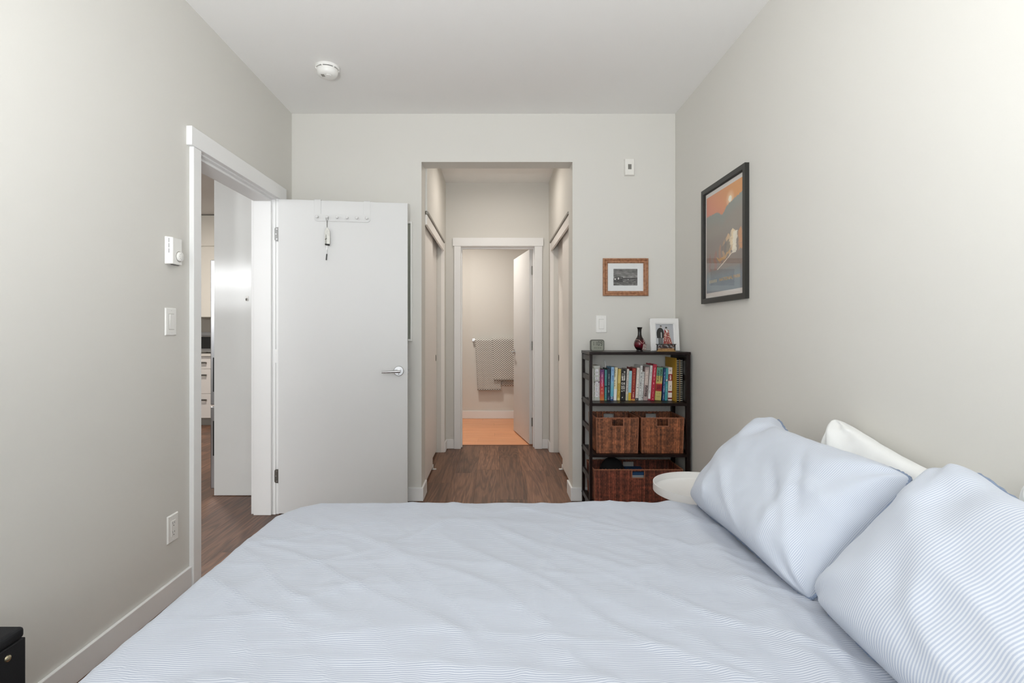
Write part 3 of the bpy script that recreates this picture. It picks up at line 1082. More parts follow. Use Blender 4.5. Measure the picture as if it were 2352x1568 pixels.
def plate(name, label, cat, loc, rot, w_, h_, device):
    """decora wall plate in local X (right) / Z (up), facing local -Y"""
    o = thing(name, label, cat, loc, rot)
    g = MB()
    t = 0.006
    g.v = [(-w_ / 2, -0.0005, -h_ / 2), (w_ / 2, -0.0005, -h_ / 2), (w_ / 2, -0.0005, h_ / 2), (-w_ / 2, -0.0005, h_ / 2),
           (-w_ / 2 + .004, -t, -h_ / 2 + .004), (w_ / 2 - .004, -t, -h_ / 2 + .004), (w_ / 2 - .004, -t, h_ / 2 - .004), (-w_ / 2 + .004, -t, h_ / 2 - .004)]
    g.f = [(0, 3, 2, 1), (4, 5, 6, 7), (0, 1, 5, 4), (1, 2, 6, 5), (2, 3, 7, 6), (3, 0, 4, 7)]
    g.build('cover_plate', M['plastic'], o, bevel=0.001)
    for z in (-0.0485, 0.0485):
        sc_ = MB().rod((0, -t - 0.0008, z), (0, -t + 0.001, z), 0.0028, n=14).build('screw', M['plastic'], o)
        bx(-0.0022, 0.0022, -t - 0.0010, -t - 0.0007, z - 0.0004, z + 0.0004).build('slot', M['groove'], sc_)
    if device == 'rocker':
        bx(-0.0175, 0.0175, -t - 0.0012, -t + 0.001, -0.0345, 0.0345).build('rocker_gap', M['groove'], o)
        r_ = MB()
        r_.v = [(-0.0165, -t, -0.033), (0.0165, -t, -0.033), (0.0165, -t, 0.033), (-0.0165, -t, 0.033),
                (-0.0165, -t - 0.0022, -0.033), (0.0165, -t - 0.0022, -0.033), (0.0165, -t - 0.0062, 0.033), (-0.0165, -t - 0.0062, 0.033)]
        r_.f = [(0, 3, 2, 1), (4, 5, 6, 7), (0, 1, 5, 4), (1, 2, 6, 5), (2, 3, 7, 6), (3, 0, 4, 7)]
        r_.build('rocker', M['plastic'], o)
    elif device == 'outlet':
        bx(-0.0168, 0.0168, -t - 0.0016, -t + 0.001, -0.0335, 0.0335).build('receptacle', M['plastic'], o, bevel=0.0008)
        for s in (1, -1):
            for dx, hh in ((-0.0065, 0.0045), (0.0065, 0.0038)):
                bx(dx - 0.001, dx + 0.001, -t - 0.0019, -t - 0.001, s * 0.020 - hh + 0.003, s * 0.020 + hh + 0.003).build('blade_slot', M['dark'], o)
            MB().rod((0, -t - 0.0019, s * 0.020 - 0.0085), (0, -t - 0.001, s * 0.020 - 0.0085), 0.0025, n=12).build('ground_hole', M['dark'], o)
    return o


plate('light_switch', 'white rocker switch below the thermostat', 'light switch', (XL, 2.272, 1.231), (0, 0, R(90)), 0.078, 0.122, 'rocker')
plate('power_outlet', 'white double power outlet low on the thermostat wall', 'outlet', (XL, 2.286, 0.322), (0, 0, R(90)), 0.078, 0.122, 'outlet')
plate('light_switch', 'white rocker switch above the digital clock beside the hall opening', 'light switch', ((1381 - 1138) / 327.8, YB, 1.19 + (760 - 744) / 327.8), (0, 0, 0), 0.077, 0.123, 'rocker')

se = thing('motion_sensor', 'white box sensor high on the wall above the small wooden frame', 'sensor', ((1445 - 1138) / 327.8, YB, 1.19 + (760 - 385) / 327.8))
b = MB()
b.v = [(-0.037, -0.0005, -0.060), (0.037, -0.0005, -0.060), (0.037, -0.0005, 0.060), (-0.037, -0.0005, 0.060),
       (-0.033, -0.022, -0.056), (0.030, -0.022, -0.056), (0.030, -0.022, 0.057), (-0.033, -0.022, 0.057)]
b.f = [(0, 3, 2, 1), (4, 5, 6, 7), (0, 1, 5, 4), (1, 2, 6, 5), (2, 3, 7, 6), (3, 0, 4, 7)]
b.build('body', M['sensor'], se, bevel=0.003)
bx(-0.013, 0.011, -0.0235, -0.021, -0.018, 0.018).build('sensor_window', mat('grey_lens', (140, 138, 132), 0.5), se, bevel=0.0008)
for k in range(4):
    bx(-0.012, 0.010, -0.0245, -0.0232, -0.013 + k * 0.008, -0.011 + k * 0.008).build('lens_rib', M['steel_dark'], se)

# smoke detector on the ceiling
sd = thing('smoke_detector', 'round white smoke detector on the ceiling', 'smoke detector', (-0.968, 2.985, CZ))
MB().lathe([(0.067, -0.001), (0.068, -0.010), (0.064, -0.016), (0.0, -0.016)], 48).build('mounting_base', M['plastic'], sd, smooth=True)
MB().lathe([(0.056, -0.016), (0.056, -0.020), (0.0, -0.020)], 48).build('vent_gap', M['dark'], sd)
MB().lathe([(0.060, -0.020), (0.062, -0.026), (0.057, -0.044), (0.048, -0.054), (0.036, -0.058), (0.0, -0.059)], 48).build('body', M['plastic'], sd, smooth=True)
for k in range(6):
    t = R(60 * k + 20)
    bx(-0.005, 0.005, -0.003, 0.003, -0.022, -0.014).build('clip', M['plastic'], sd, loc=(0.060 * math.cos(t), 0.060 * math.sin(t), 0), rot=(0, 0, t))
MB().lathe([(0.014, -0.058), (0.014, -0.0615), (0.0, -0.062)], 24, (0.012, -0.018, 0)).build('test_button', M['plastic'], sd, smooth=True)
for k in range(5):
    bx(-0.028, -0.010, -0.0012 + k * 0.006 - 0.03, 0.0012 + k * 0.006 - 0.03, -0.0600, -0.0575).build('sounder_slot', M['groove'], sd)

# ------------------------------------------------------------------ framed pictures
M['black_frame'] = mat('black_frame_wood', (38, 37, 34), 0.42)


def frame4(o, w_, h_, bw, d, m, name='frame_side', bevel=0.002, prof=None):
    """four mitred mouldings in local X/Z, back on Y=0, front towards -Y"""
    prof = prof or [(0.0, 0.0), (0.0, d), (bw, d), (bw, d * 0.35), (bw, 0.0)]
    for k in range(4):
        L_, Wd = (w_, h_) if k % 2 == 0 else (h_, w_)
        g = MB()
        n = len(prof)
        for end in (-1, 1):
            for (i_, dd_) in prof:
                g.v.append((end * (L_ / 2 - i_), -dd_, -Wd / 2 + i_))
        for a_ in range(n):
            b2 = (a_ + 1) % n
            g.f.append((a_, b2, n + b2, n + a_))
        g.f.append(tuple(range(n)))
        g.f.append(tuple(range(n, 2 * n))[::-1])
        g.xf(Matrix.Rotation(k * PI / 2, 4, 'Y'))
        g.build(name, m, o, smooth=False)


po = thing('framed_poster', 'tall black framed sunset mountain poster on the bed wall', 'framed poster', (XR - 0.0005, 2.8445, 1.6895), (0, 0, R(-90)))
PWD, PHT = 0.547, 0.675
frame4(po, PWD, PHT, 0.028, 0.022, M['black_frame'], prof=[(0, 0), (0, .022), (.026, .022), (.028, .020), (.028, .012), (.031, .012), (.031, 0)])
bx(-0.245, 0.245, -0.006, -0.001, -0.309, 0.309).build('paper_margin', mat('poster_paper', (226, 221, 216), 0.8), po)


def fbm(x, y, s=0.0):
    return noise.fractal(Vector((x, y, s)), 1.0, 2.0, 4)


def mixc(a, b_, t):
    t = max(0.0, min(1.0, t))
    return tuple(p + (q - p) * t for p, q in zip(a, b_))


def poster_col(u, v):
    # original hill-country scene: sunset sky, forest ridge, grey slope, bright spires, pale road, foot tinted by painted glass reflection
    ridge = 0.80 + 0.07 * max(0, (u - 0.45)) * 2 - 0.05 * math.exp(-((u - 0.46) / 0.09) ** 2) + 0.012 * fbm(u * 40, 2.0)
    if v > ridge:
        c = mixc((222, 140, 120), (226, 160, 96), (u + (v - .8) * 1.5))
        ds = math.hypot((u - 0.67) * 0.75, v - 0.865)
        c = mixc((255, 236, 200), c, ds / 0.09)
        if ds < 0.03:
            c = (255, 250, 232)
        return c
    c = mixc((146, 153, 147), (156, 148, 138), (ridge - v) / 0.14)  # tones lightened to imitate reflection washing over the glass
    if v < 0.60:
        c = mixc(c, (150, 138, 130), (0.60 - v) / 0.1)
    # spires
    for cx, w_, top, col in ((0.62, 0.07, 0.545, (222, 190, 150)), (0.74, 0.10, 0.575, (246, 226, 190)), (0.93, 0.07, 0.56, (214, 160, 118)),
                             (0.40, 0.04, 0.47, (176, 140, 118)), (0.50, 0.04, 0.50, (190, 156, 128)), (0.27, 0.05, 0.42, (164, 126, 114)), (0.10, 0.04, 0.41, (156, 126, 118))):
        d = abs(u - cx + 0.03 * fbm(v * 14, cx * 9)) / w_
        if d < 1 and v < top - 0.05 * d and v > top - 0.20 - 0.04 * fbm(u * 20, v * 20):
            k_ = 0.6 + 0.6 * (fbm(u * 25, v * 60, cx) * 0.5 + 0.5)
            c = mixc(c, col, k_ * (1 - d * d) * 1.2)
    # bright stairs of rock
    sx = 0.80 - (0.52 - v) * 0.2
    if 0.34 < v < 0.54 and abs(u - sx) < 0.05 + 0.03 * fbm(u * 20, v * 30):
        c = mixc(c, (252, 244, 226), 0.85)
    # shaded hollow and golden shelf
    w1 = 0.05 * fbm(u * 9, v * 9, 5.0)
    if ((u - 0.55 + w1) / 0.12) ** 2 + ((v - 0.42 + w1) / 0.07) ** 2 < 1 and v < 0.45 + 0.3 * (u - 0.5):
        c = mixc(c, (126, 121, 116), 0.7)
    e = v - (0.33 + 0.9 * (u - 0.42) ** 2 + 0.4 * w1)
    if 0 > e > -0.035 * (1 - ((u - 0.52) / 0.24) ** 2) and abs(u - 0.52) < 0.24:
        c = mixc(c, (212, 168, 112), 0.8)
    # pale road
    if 0.215 < v < 0.36:
        rx = 0.32 + (v - 0.22) * 3.4 - (v - 0.22) ** 2 * 2.0
        if abs(u - rx) < 0.014:
            c = (240, 228, 214)
    if v < 0.22:
        c = mixc((150, 142, 134), (146, 156, 162), (0.22 - v) / 0.08)  # blue-grey stands for the glass reflection, painted into the print
        c = mixc(c, (120, 130, 140), 0.4 * (fbm(u * 5, v * 12) * .5 + .5))
    return c


pp = grid_print('poster_print', M['vcol'], po, -0.229, 0.229, -0.278, 0.284, 110, 150, poster_col, lambda a, b_: (a, -0.0064, b_))
M['gold'] = mat('gold_lettering', (214, 170, 96), 0.5)
tx = text_mesh('lettering', 'NATIONAL PARK', 0.030, M['gold'], po, (0.070, -0.0067, -0.222), (R(90), 0, 0), 0.0002)
tx.scale = (1.08, 0.85, 1.0)
b = MB()
for k in range(5):                                     # first word of the title, not legible in the photograph
    b.box(-0.190 + k * 0.0215, -0.176 + k * 0.0215, -0.0069, -0.0065, -0.222, -0.206 + 0.001 * (k % 2))
b.build('faded_letters', mat('faded_lettering', (196, 186, 160), 0.6), po)
bx(-0.249, 0.249, -0.0115, -0.0095, -0.313, 0.313).build('glass_pane', M['glass'], po)

pf = thing('framed_photo', 'small wooden framed black and white barn photograph on the far wall', 'framed photo', ((1436 - 1138) / 327.8, YB - 0.0005, 1.19 + (760 - 636.5) / 327.8))
m, nt, b_ = new_mat('copper_oak_frame')
N, L = nt.nodes, nt.links
tc = N.new('ShaderNodeTexCoord')
wv = N.new('ShaderNodeTexNoise')
wv.inputs['Scale'].default_value = 60
wv.inputs['Detail'].default_value = 5
L.new(tc.outputs['Object'], wv.inputs['Vector'])
cr = N.new('ShaderNodeValToRGB')
cr.color_ramp.elements[0].position = 0.3
cr.color_ramp.elements[0].color = lin((132, 84, 54))
cr.color_ramp.elements[1].position = 0.7
cr.color_ramp.elements[1].color = lin((188, 138, 102))
L.new(wv.outputs['Fac'], cr.inputs[0])
L.new(cr.outputs[0], b_.inputs['Base Color'])
b_.inputs['Roughness'].default_value = 0.4
M['copper'] = m
frame4(pf, 0.316, 0.262, 0.034, 0.02, M['copper'],
       prof=[(0, 0), (0, .016), (.004, .020), (.010, .020), (.0135, .013), (.017, .012), (.020, .016), (.027, .016), (.031, .010), (.034, .009), (.034, 0)])
bx(-0.130, 0.130, -0.006, -0.001, -0.102, 0.102).build('mat_board', mat('white_mat_board', (228, 230, 230), 0.85), pf)


def barn_col(u, v):
    hz = 0.46
    if v > hz:
        g = 118 + 46 * fbm(u * 4, v * 6, 3.1) + 30 * max(0, 1 - (v - hz) * 5)
        roof = 0.55 - abs(u - 0.24) * 0.28
        if 0.04 < u < 0.40 and v < roof:
            g = 74 + 26 * fbm(u * 30, v * 40)
    else:
        g = 104 + 48 * fbm(u * 9, v * 26, 7.7)
        if v > 0.38 and u > 0.35:
            g = 66 + 20 * fbm(u * 12, v * 20)
        if u < 0.38 and 0.18 < v < 0.40:
            g = 62 + 50 * fbm(u * 20, v * 30)
    if (abs(u - 0.075) < 0.03 and abs(v - 0.38) < 0.045) or (abs(u - 0.21) < 0.022 and abs(v - 0.42) < 0.05) or (abs(u - 0.62) < 0.015 and abs(v - 0.34) < 0.03):
        g = 220
    g = max(40, min(225, g))
    return (g, g * 0.985, g * 0.97)


grid_print('photo_print', M['vcol'], pf, -0.084, 0.084, -0.058, 0.058, 70, 50, barn_col, lambda a, b2: (a, -0.0063, b2))
bx(-0.1255, 0.1255, -0.0092, -0.0078, -0.0985, 0.0985).build('glass_pane', M['glass'], pf)

# ------------------------------------------------------------------ bookcase
X0, X1, YF, YK, ZT = 0.601, 1.243, 3.305, 3.610, 1.056
bc = thing('bookcase', 'dark espresso open bookcase with ladder sides in the corner', 'bookcase', (0, 0, 0))
bx(X0 - 0.002, X1 + 0.002, YF - 0.002, YK + 0.002, ZT - 0.018, ZT).build('top_board', M['espresso'], bc, bevel=0.0015)
SH = [(0.7115, 0.7295), (0.384, 0.401), (0.066, 0.083)]
for z0_, z1_ in SH:
    bx(X0 + 0.017, X1 - 0.022, YF + 0.001, YK - 0.001, z0_, z1_).build('shelf', M['espresso'], bc, bevel=0.001)
for xa, xb in ((X0, X0 + 0.018), (X1 - 0.023, X1)):
    bx(xa, xb, YF, YF + 0.030, 0.0005, ZT - 0.018).build('post', M['espresso'], bc, bevel=0.001)
    bx(xa, xb, YK - 0.030, YK, 0.0005, ZT - 0.018).build('post', M['espresso'], bc, bevel=0.001)
    for z in (1.016, 0.888, 0.722, 0.558, 0.395, 0.240, 0.078):
        bx(xa + 0.002, xb - 0.002, YF + 0.030, YK - 0.030, z - 0.018, z + 0.018).build('side_rail', M['espresso'], bc, bevel=0.001)
for z in (0.722, 0.395, 0.078):
    for yy in (YF + 0.012, YK - 0.012):
        MB().rod((X0 - 0.003, yy, z), (X0 + 0.002, yy, z), 0.0045, n=12).build('screw', M['black'], bc)

# --- books
random.seed(11)
SP = 346.9     # pixels per metre on the spine plane, used once to turn photo measures into metres
YS = 3.431
ZS = 0.7297


def book(spec):
    (zl, zr, zt, lean, label, cov, bands, texts) = spec
    x0 = (1340 + zl / 9.046 - 1138) / SP
    x1 = (1340 + zr / 9.046 - 1138) / SP
    wd = x1 - x0 - 0.0006
    ht = (905 - zt) / 9.046 / SP
    ang = math.atan((lean / 9.046 / SP) / ht)
    dp = min(0.165, ht * 0.68)
    ys = YS + 0.004 * (h01(zl, 2) - 0.5) * 2
    o = thing('book', label, 'book', (x1, ys, ZS + 0.0003), (0, ang, 0), 'row of books on the top shelf')
    w_ = wd
    cm = mat('book_cover', cov, 0.45)
    g = MB().box(-w_, 0, 0, 0.0022, 0, ht)
    g.box(-w_, -w_ + 0.0018, 0.0022, dp, 0, ht).box(-0.0018, 0, 0.0022, dp, 0, ht)
    g.build('cover', cm, o, bevel=0.0004)
    bx(-w_ + 0.0018, -0.0018, 0.0026, dp - 0.004, 0.003, ht - 0.003).build('pages', M['paper'], o)
    nu = max(5, int(w_ / 0.0016))
    nv = max(40, int(ht / 0.0026))

    def cf(u, v):
        c = cov
        for bd in bands:
            if bd[0] <= v < bd[1]:
                if len(bd) == 4:
                    c = mixc(bd[2], bd[3], (v - bd[0]) / (bd[1] - bd[0]))
                else:
                    c = bd[2]
        for (ta, tb_, va, vb, tc_, dens) in texts:
            if ta <= u <= tb_ and va <= v <= vb:
                # rows of glyph-like marks with word gaps
                k_ = int(v * nv / 2)
                if h01(k_, zl) > 0.16 and h01(int(u * nu), int(v * nv), zl) < dens:
                    c = tc_
        return c

    grid_print('spine_print', M['vgloss'], o, -w_ + 0.0004, -0.0004, 0.0006, ht - 0.0006, nu, nv, cf, lambda a, b2: (a, -0.0005, b2))
    return o


W = (232, 230, 226)
K = (24, 22, 22)
BOOKS = [
    (187, 212, 235, 0, 'very thin white booklet at the post end of the book row', (220, 219, 214), [], []),
    (216, 338, 180, 2, 'thick pale grey cookbook with floral spine and white label panels', (196, 198, 190),
     [(.10, .52, (214, 206, 204)), (.5, .56, (96, 70, 84))], [(0, .22, .08, .95, (150, 156, 138), .45), (.78, 1, .08, .95, (170, 150, 152), .45), (.26, .74, .10, .55, (238, 236, 240), 1.0), (.26, .74, .60, .90, (238, 236, 240), 1.0), (.44, .58, .12, .88, (110, 100, 110), .55)]),
    (343, 432, 262, 3, 'paperback with purple to orange fading spine', (150, 50, 70), [(0, .25, (214, 132, 58), (200, 62, 44)), (.25, .55, (200, 62, 44), (190, 44, 78)), (.55, 1, (180, 42, 90), (88, 48, 110))],
     [(.42, .62, .45, .9, (236, 190, 206), .6), (.30, .45, .18, .42, (236, 170, 140), .5), (.6, .75, .18, .42, (236, 170, 140), .5)]),
    (440, 488, 265, 6, 'narrow teal paperback left of the navy book', (62, 132, 132), [(.44, .47, (16, 36, 48)), (0, .03, (120, 160, 120))], [(.3, .7, .05, .4, (110, 190, 190), .35), (.3, .7, .5, .95, (96, 168, 166), .35)]),
    (493, 552, 245, 5, 'dark navy book with small pale spine lettering', (10, 40, 58), [], [(.45, .7, .48, .84, (170, 190, 196), .5), (.4, .65, .24, .42, (220, 226, 228), .6), (.3, .7, .03, .12, (160, 140, 170), .4)]),
    (557, 619, 212, 20, 'light blue book with dark blue title on its spine', (126, 176, 208), [(0, .12, (40, 70, 120)), (.12, .55, (84, 170, 190), (130, 186, 210)), (.55, 1, (130, 180, 214), (146, 184, 220))], [(.35, .75, .58, .95, (52, 74, 140), .55), (.2, .8, .02, .12, (200, 214, 232), .55)]),
    (626, 692, 215, 25, 'white and cream book with dark photo patches on its spine', (226, 228, 226), [(.35, 1, (226, 216, 176))], [(0, .34, .42, .98, (90, 96, 92), .55), (0, .3, .62, .72, (240, 240, 240), 1)]),
    (698, 760, 250, 27, 'mustard yellow book beside the black book', (196, 168, 72), [(.55, 1, (214, 190, 110)), (0, .08, (224, 206, 128))], [(.25, .8, .12, .55, (150, 116, 36), .5), (.1, .9, .80, .97, (164, 134, 50), .3)]),
    (767, 862, 265, 20, 'black book with rough white capital letters on its spine', K, [], [(.12, .45, .28, .9, (226, 222, 214), .6), (.55, .88, .30, .95, (226, 222, 214), .6), (.3, .55, .06, .12, (220, 216, 210), .7)]),
    (874, 921, 250, 32, 'slim pinkish white book just right of the black book', (208, 198, 190), [(0, .2, (190, 184, 150))], [(.35, .7, .28, .96, (110, 100, 96), .4)]),
    (925, 984, 290, 25, 'short pale cyan book with a yellow lower spine', (160, 206, 212), [(0, .27, (214, 180, 56))], [(.3, .7, .3, .9, (110, 170, 186), .4), (.3, .7, .04, .2, (170, 130, 30), .4)]),
    (987, 1068, 230, 30, 'brick red book with orange foot band', (140, 36, 28), [(0, .035, (226, 160, 80))], [(.35, .7, .3, .85, (206, 110, 76), .5), (.4, .65, .06, .25, (240, 214, 206), .6), (.2, .8, .88, .97, (190, 84, 60), .5)]),
    (1077, 1137, 224, 38, 'cream white paperback with black foot band and bird mark', (224, 216, 206), [(0, .07, (26, 24, 24))], [(.45, .6, .4, .95, (140, 130, 120), .35), (.2, .8, .36, .42, (40, 40, 40), .6), (.4, .65, .12, .28, (110, 104, 98), .4), (.38, .62, .02, .05, (240, 240, 238), 1)]),
    (1142, 1192, 178, 45, 'tall slim white book with bold black title', (218, 218, 214), [], [(.35, .75, .35, .95, (40, 42, 44), .5), (.3, .7, .04, .3, (110, 110, 110), .4)]),
    (1194, 1237, 306, 38, 'short speckled white book behind the tall slim white ones', (214, 214, 210), [], [(0, 1, 0, 1, (160, 160, 158), .3), (.3, .7, .05, .2, (90, 90, 90), .5)]),
    (1244, 1328, 215, 40, 'dusty pink grey book with heavy dark lettering low on its spine', (172, 152, 148), [(.45, .93, (190, 172, 164))], [(.2, .85, .12, .46, (48, 36, 36), .62), (.2, .8, .48, .92, (222, 208, 198), .5)]),
    (1338, 1391, 178, 52, 'tall white book leaning on the red book', (220, 216, 212), [(0, .05, (160, 60, 76))], [(.35, .7, .2, .95, (120, 118, 114), .4)]),
    (1394, 1472, 152, 54, 'tall crimson book, the tallest of the leaning ones', (178, 34, 58), [], [(.35, .65, .45, .95, (240, 160, 176), .5), (.4, .6, .1, .34, (230, 140, 156), .35), (.4, .65, .03, .06, (246, 226, 220), 1)]),
    (1485, 1614, 220, 44, 'wide book with green, yellow and red blocks on its spine', (196, 182, 108), [(.28, .50, (160, 36, 40)), (.50, .52, (214, 120, 60)), (.75, 1, (92, 150, 128))], [(.15, .4, .55, .9, (52, 62, 40), .62), (.6, .88, .58, .95, (52, 62, 40), .62), (.2, .8, .32, .46, (84, 18, 24), .5), (.2, .8, .05, .22, (150, 140, 80), .4)]),
    (1634, 1681, 246, 30, 'slim royal blue book with white vertical title', (26, 62, 110), [], [(.4, .7, .2, .9, (150, 170, 210), .5), (.4, .7, .05, .45, (226, 232, 240), .35)]),
    (1687, 1740, 233, 24, 'teal book with a small white bird on its spine', (64, 150, 158), [(.58, .62, (30, 60, 70))], [(.2, .8, .60, .68, (226, 216, 210), .6), (.3, .7, .2, .5, (140, 206, 210), .35)]),
    (1757, 1842, 217, 9, 'white and dark red banded book next to the yellow notebook', (228, 218, 210), [(.0, .03, (228, 218, 210)), (.03, .08, (110, 22, 26)), (.24, .28, (130, 24, 30)), (.60, .80, (140, 26, 32))], [(.3, .75, .62, .78, (236, 220, 214), .65), (.4, .7, .32, .45, (90, 80, 78), .5), (.35, .7, .88, .95, (90, 84, 80), .5)]),
]
for s in BOOKS:
    book(s)


def spiral_notebook(xa, xb, yf, label, left_cover, front):
    """tall spiral-bound notebook standing on the shelf, coil towards the room"""
    o = thing('spiral_notebook', label, 'notebook', (0, 0, 0), group='spiral notebooks')
    h = 0.276
    z0_ = ZS + 0.0003
    dp = 0.205
    bx(xa, xa + 0.0018, yf + 0.004, yf + dp, z0_, z0_ + h).build('back_cover', mat('notebook_cover', left_cover, 0.55), o)
    bx(xa + 0.0024, xb - 0.0024, yf + 0.008, yf + dp - 0.003, z0_ + 0.002, z0_ + h - 0.003).build('pages', M['paper'], o)
    bx(xb - 0.0018, xb, yf + 0.004, yf + dp, z0_, z0_ + h).build('front_cover', mat('notebook_cover', front, 0.5), o)
    bx(xa + 0.0020, xb - 0.0020, yf + 0.0045, yf + 0.0078, z0_ + 0.001, z0_ + h - 0.001).build('binding_edge', M['black'], o)
    n = 20
    for k_ in range(n):
        zz = z0_ + 0.010 + k_ * (h - 0.02) / (n - 1)
        cx, r_ = (xa + xb) / 2, (xb - xa) / 2 - 0.0022
        pts = [(cx + r_ * math.cos(R(a_)), yf + 0.006 + r_ * 0.75 * math.sin(R(a_)), zz) for a_ in range(0, 360, 30)]
        MB().tube(pts, 0.0017, 6, closed=True).build('coil_ring', mat_coil, o, smooth=True)
    return o


mat_coil = mat('white_coil', (214, 208, 186), 0.35)
YN = 3.372
spiral_notebook(1.1785, 1.1975, YN, 'tall spiral notebook with mustard yellow cover beside the book row', (176, 136, 32), (34, 34, 38))
spiral_notebook(1.1985, 1.2190, YN - 0.006, 'tall black and tan spiral notebook against the bookcase post', (168, 132, 70), (24, 22, 20))
MB().prism([(1.172, ZS + 0.0003), (1.1735, ZS + 0.0003), (1.1735, ZS + 0.284), (1.172, ZS + 0.284)], 3.366, 3.58)
fo = bx(1.1748, 1.1776, 3.368, 3.585, ZS + 0.0003, ZS + 0.284).build('yellow_folder', mat('yellow_card', (184, 142, 30), 0.6), bevel=0.0004)
tag(fo, 'mustard yellow card folder standing between books and spiral notebooks', 'folder')
# silver ornament wire above the books
bkm = MB().tube([(0.742, 3.50, ZS + 0.19), (0.744, 3.50, ZS + 0.235), (0.738, 3.50, ZS + 0.262), (0.733, 3.50, ZS + 0.268), (0.731, 3.50, ZS + 0.255), (0.739, 3.50, ZS + 0.225), (0.746, 3.50, ZS + 0.19)], 0.0016, 6)
tag(bkm.build('wire_bookmark', M['nickel'], smooth=True), 'thin silver wire loop sticking up above the light blue book', 'bookmark')

# --- wicker baskets
M['wicker'] = vcol_mat('woven_wicker', 0.6)
M['rim'] = mat('wicker_rim', (150, 96, 70), 0.6, var=0.3, vscale=150, bump=0.6, bscale=260)


def basket(label, x0, x1, y0, y1, z0, z1, tone, inset, hole_w):
    o = thing('wicker_basket', label, 'basket', ((x0 + x1) / 2, (y0 + y1) / 2, z0), group='wicker baskets')
    w_, d_, h_ = (x1 - x0) / 2, (y1 - y0) / 2, z1 - z0
    sd_ = x0 * 10
    g = MB()

    def panel(pa, pb, hole):
        L_ = math.dist(pa, pb)
        ribs = max(8, int(L_ / 0.0125))
        rows = int(h_ / 0.0052)
        nu, nv = ribs * 2, rows
        nx, ny = (pb[1] - pa[1]) / L_, -(pb[0] - pa[0]) / L_
        base_ = len(g.v)
        for j_ in range(nv + 1):
            for i_ in range(nu + 1):
                a_, c_ = i_ / nu, j_ / nv
                sh = inset * (1 - c_)
                px = (pa[0] + (pb[0] - pa[0]) * a_)
                py = (pa[1] + (pb[1] - pa[1]) * a_)
                px *= (w_ - sh) / w_
                py *= (d_ - sh) / d_
                k_ = (i_ // 1) % 2
                am = 0.0016 * math.cos(PI * (i_ / 1.0 + j_)) * (0 if i_ in (0, nu) else 1)
                am += 0.0012 * noise.noise(Vector((px * 30, py * 30, c_ * 9 + sd_)))
                g.v.append((px + nx * am, py + ny * am, c_ * h_))
        for j_ in range(nv):
            for i_ in range(nu):
                a_, c_ = (i_ + .5) / nu, (j_ + .5) / nv
                if hole and abs((a_ - 0.5) * L_) < hole_w / 2 and h_ * c_ > h_ - 0.052 and h_ * c_ < h_ - 0.010:
                    continue
                q = base_ + j_ * (nu + 1) + i_
                g.f.append((q, q + 1, q + nu + 2, q + nu + 1))
                t_n = noise.noise(Vector((a_ * L_ * 14 + sd_, j_ * 0.35, 1.7)))
                rb = 0.5 + 0.5 * math.sin(i_ * 0.8 + sd_) * 0.6
                s_ = 0.50 + 0.30 * h01(i_, j_ // 2, sd_) + 0.20 * t_n + 0.45 * h01(i_ // 2, 3.3, sd_) * (0.5 + 0.5 * (i_ % 2)) + 0.12 * rb
                c3 = tuple(max(10, min(255, ch * s_)) for ch in tone)
                g.c.append(lin(c3))

    C = [(-w_, -d_), (w_, -d_), (w_, d_), (-w_, d_)]
    for k_ in range(4):
        panel(C[k_], C[(k_ + 1) % 4], k_ in (0, 2))
    wv_ = g.build('woven_wall', M['wicker'], o, smooth=True, angle=60)
    md = wv_.modifiers.new('thick', 'SOLIDIFY')
    md.thickness = 0.005
    md.offset = -1
    bx(-w_ + inset + .002, w_ - inset - .002, -d_ + inset + .002, d_ - inset - .002, 0.001, 0.007).build('base', mat('wicker_base', tuple(c * 0.8 for c in tone), 0.8), o)
    rim = []
    for k_ in range(4):
        a_, b2 = C[k_], C[(k_ + 1) % 4]
        n = int(math.dist(a_, b2) / 0.006)
        rim += [(a_[0] + (b2[0] - a_[0]) * i_ / n, a_[1] + (b2[1] - a_[1]) * i_ / n, h_ + 0.0008 * math.sin(i_ * 2.1)) for i_ in range(n)]
    MB().tube(rim, 0.0042, 8, closed=True, rf=lambda k_: 1 + 0.25 * math.sin(k_ * 1.6)).build('rim', M['rim'], o, smooth=True)
    for yy in (-d_, d_):
        hw = hole_w / 2
        sh = inset * 0.12
        sg = 1 if yy > 0 else -1
        y_ = yy - sg * sh
        pts = [(-hw, y_, h_ - 0.004), (-hw, y_, h_ - 0.050), (-hw + 0.004, y_, h_ - 0.053), (hw - 0.004, y_, h_ - 0.053), (hw, y_, h_ - 0.050), (hw, y_, h_ - 0.004)]
        MB().tube(pts, 0.0036, 8).build('handle_rim', M['rim'], o, smooth=True)
    for cx, cy in C:
        MB().tube([(cx * (w_ - inset) / w_, cy * (d_ - inset) / d_, 0.002), (cx, cy, h_)], 0.0032, 8).build('corner_cane', M['rim'], o)
    return o


basket('woven wicker basket under the books, beside the hall opening', 0.648, 0.921, 3.333, 3.590, 0.4015, 0.630, (150, 92, 62), 0.006, 0.078)
basket('woven wicker basket under the books, against the right post', 0.939, 1.213, 3.333, 3.590, 0.4015, 0.630, (150, 90, 58), 0.006, 0.078)
basket('wide reddish wicker basket on the bottom shelf', 0.634, 1.205, 3.336, 3.590, 0.0835, 0.297, (128, 68, 50), 0.006, 0.082)
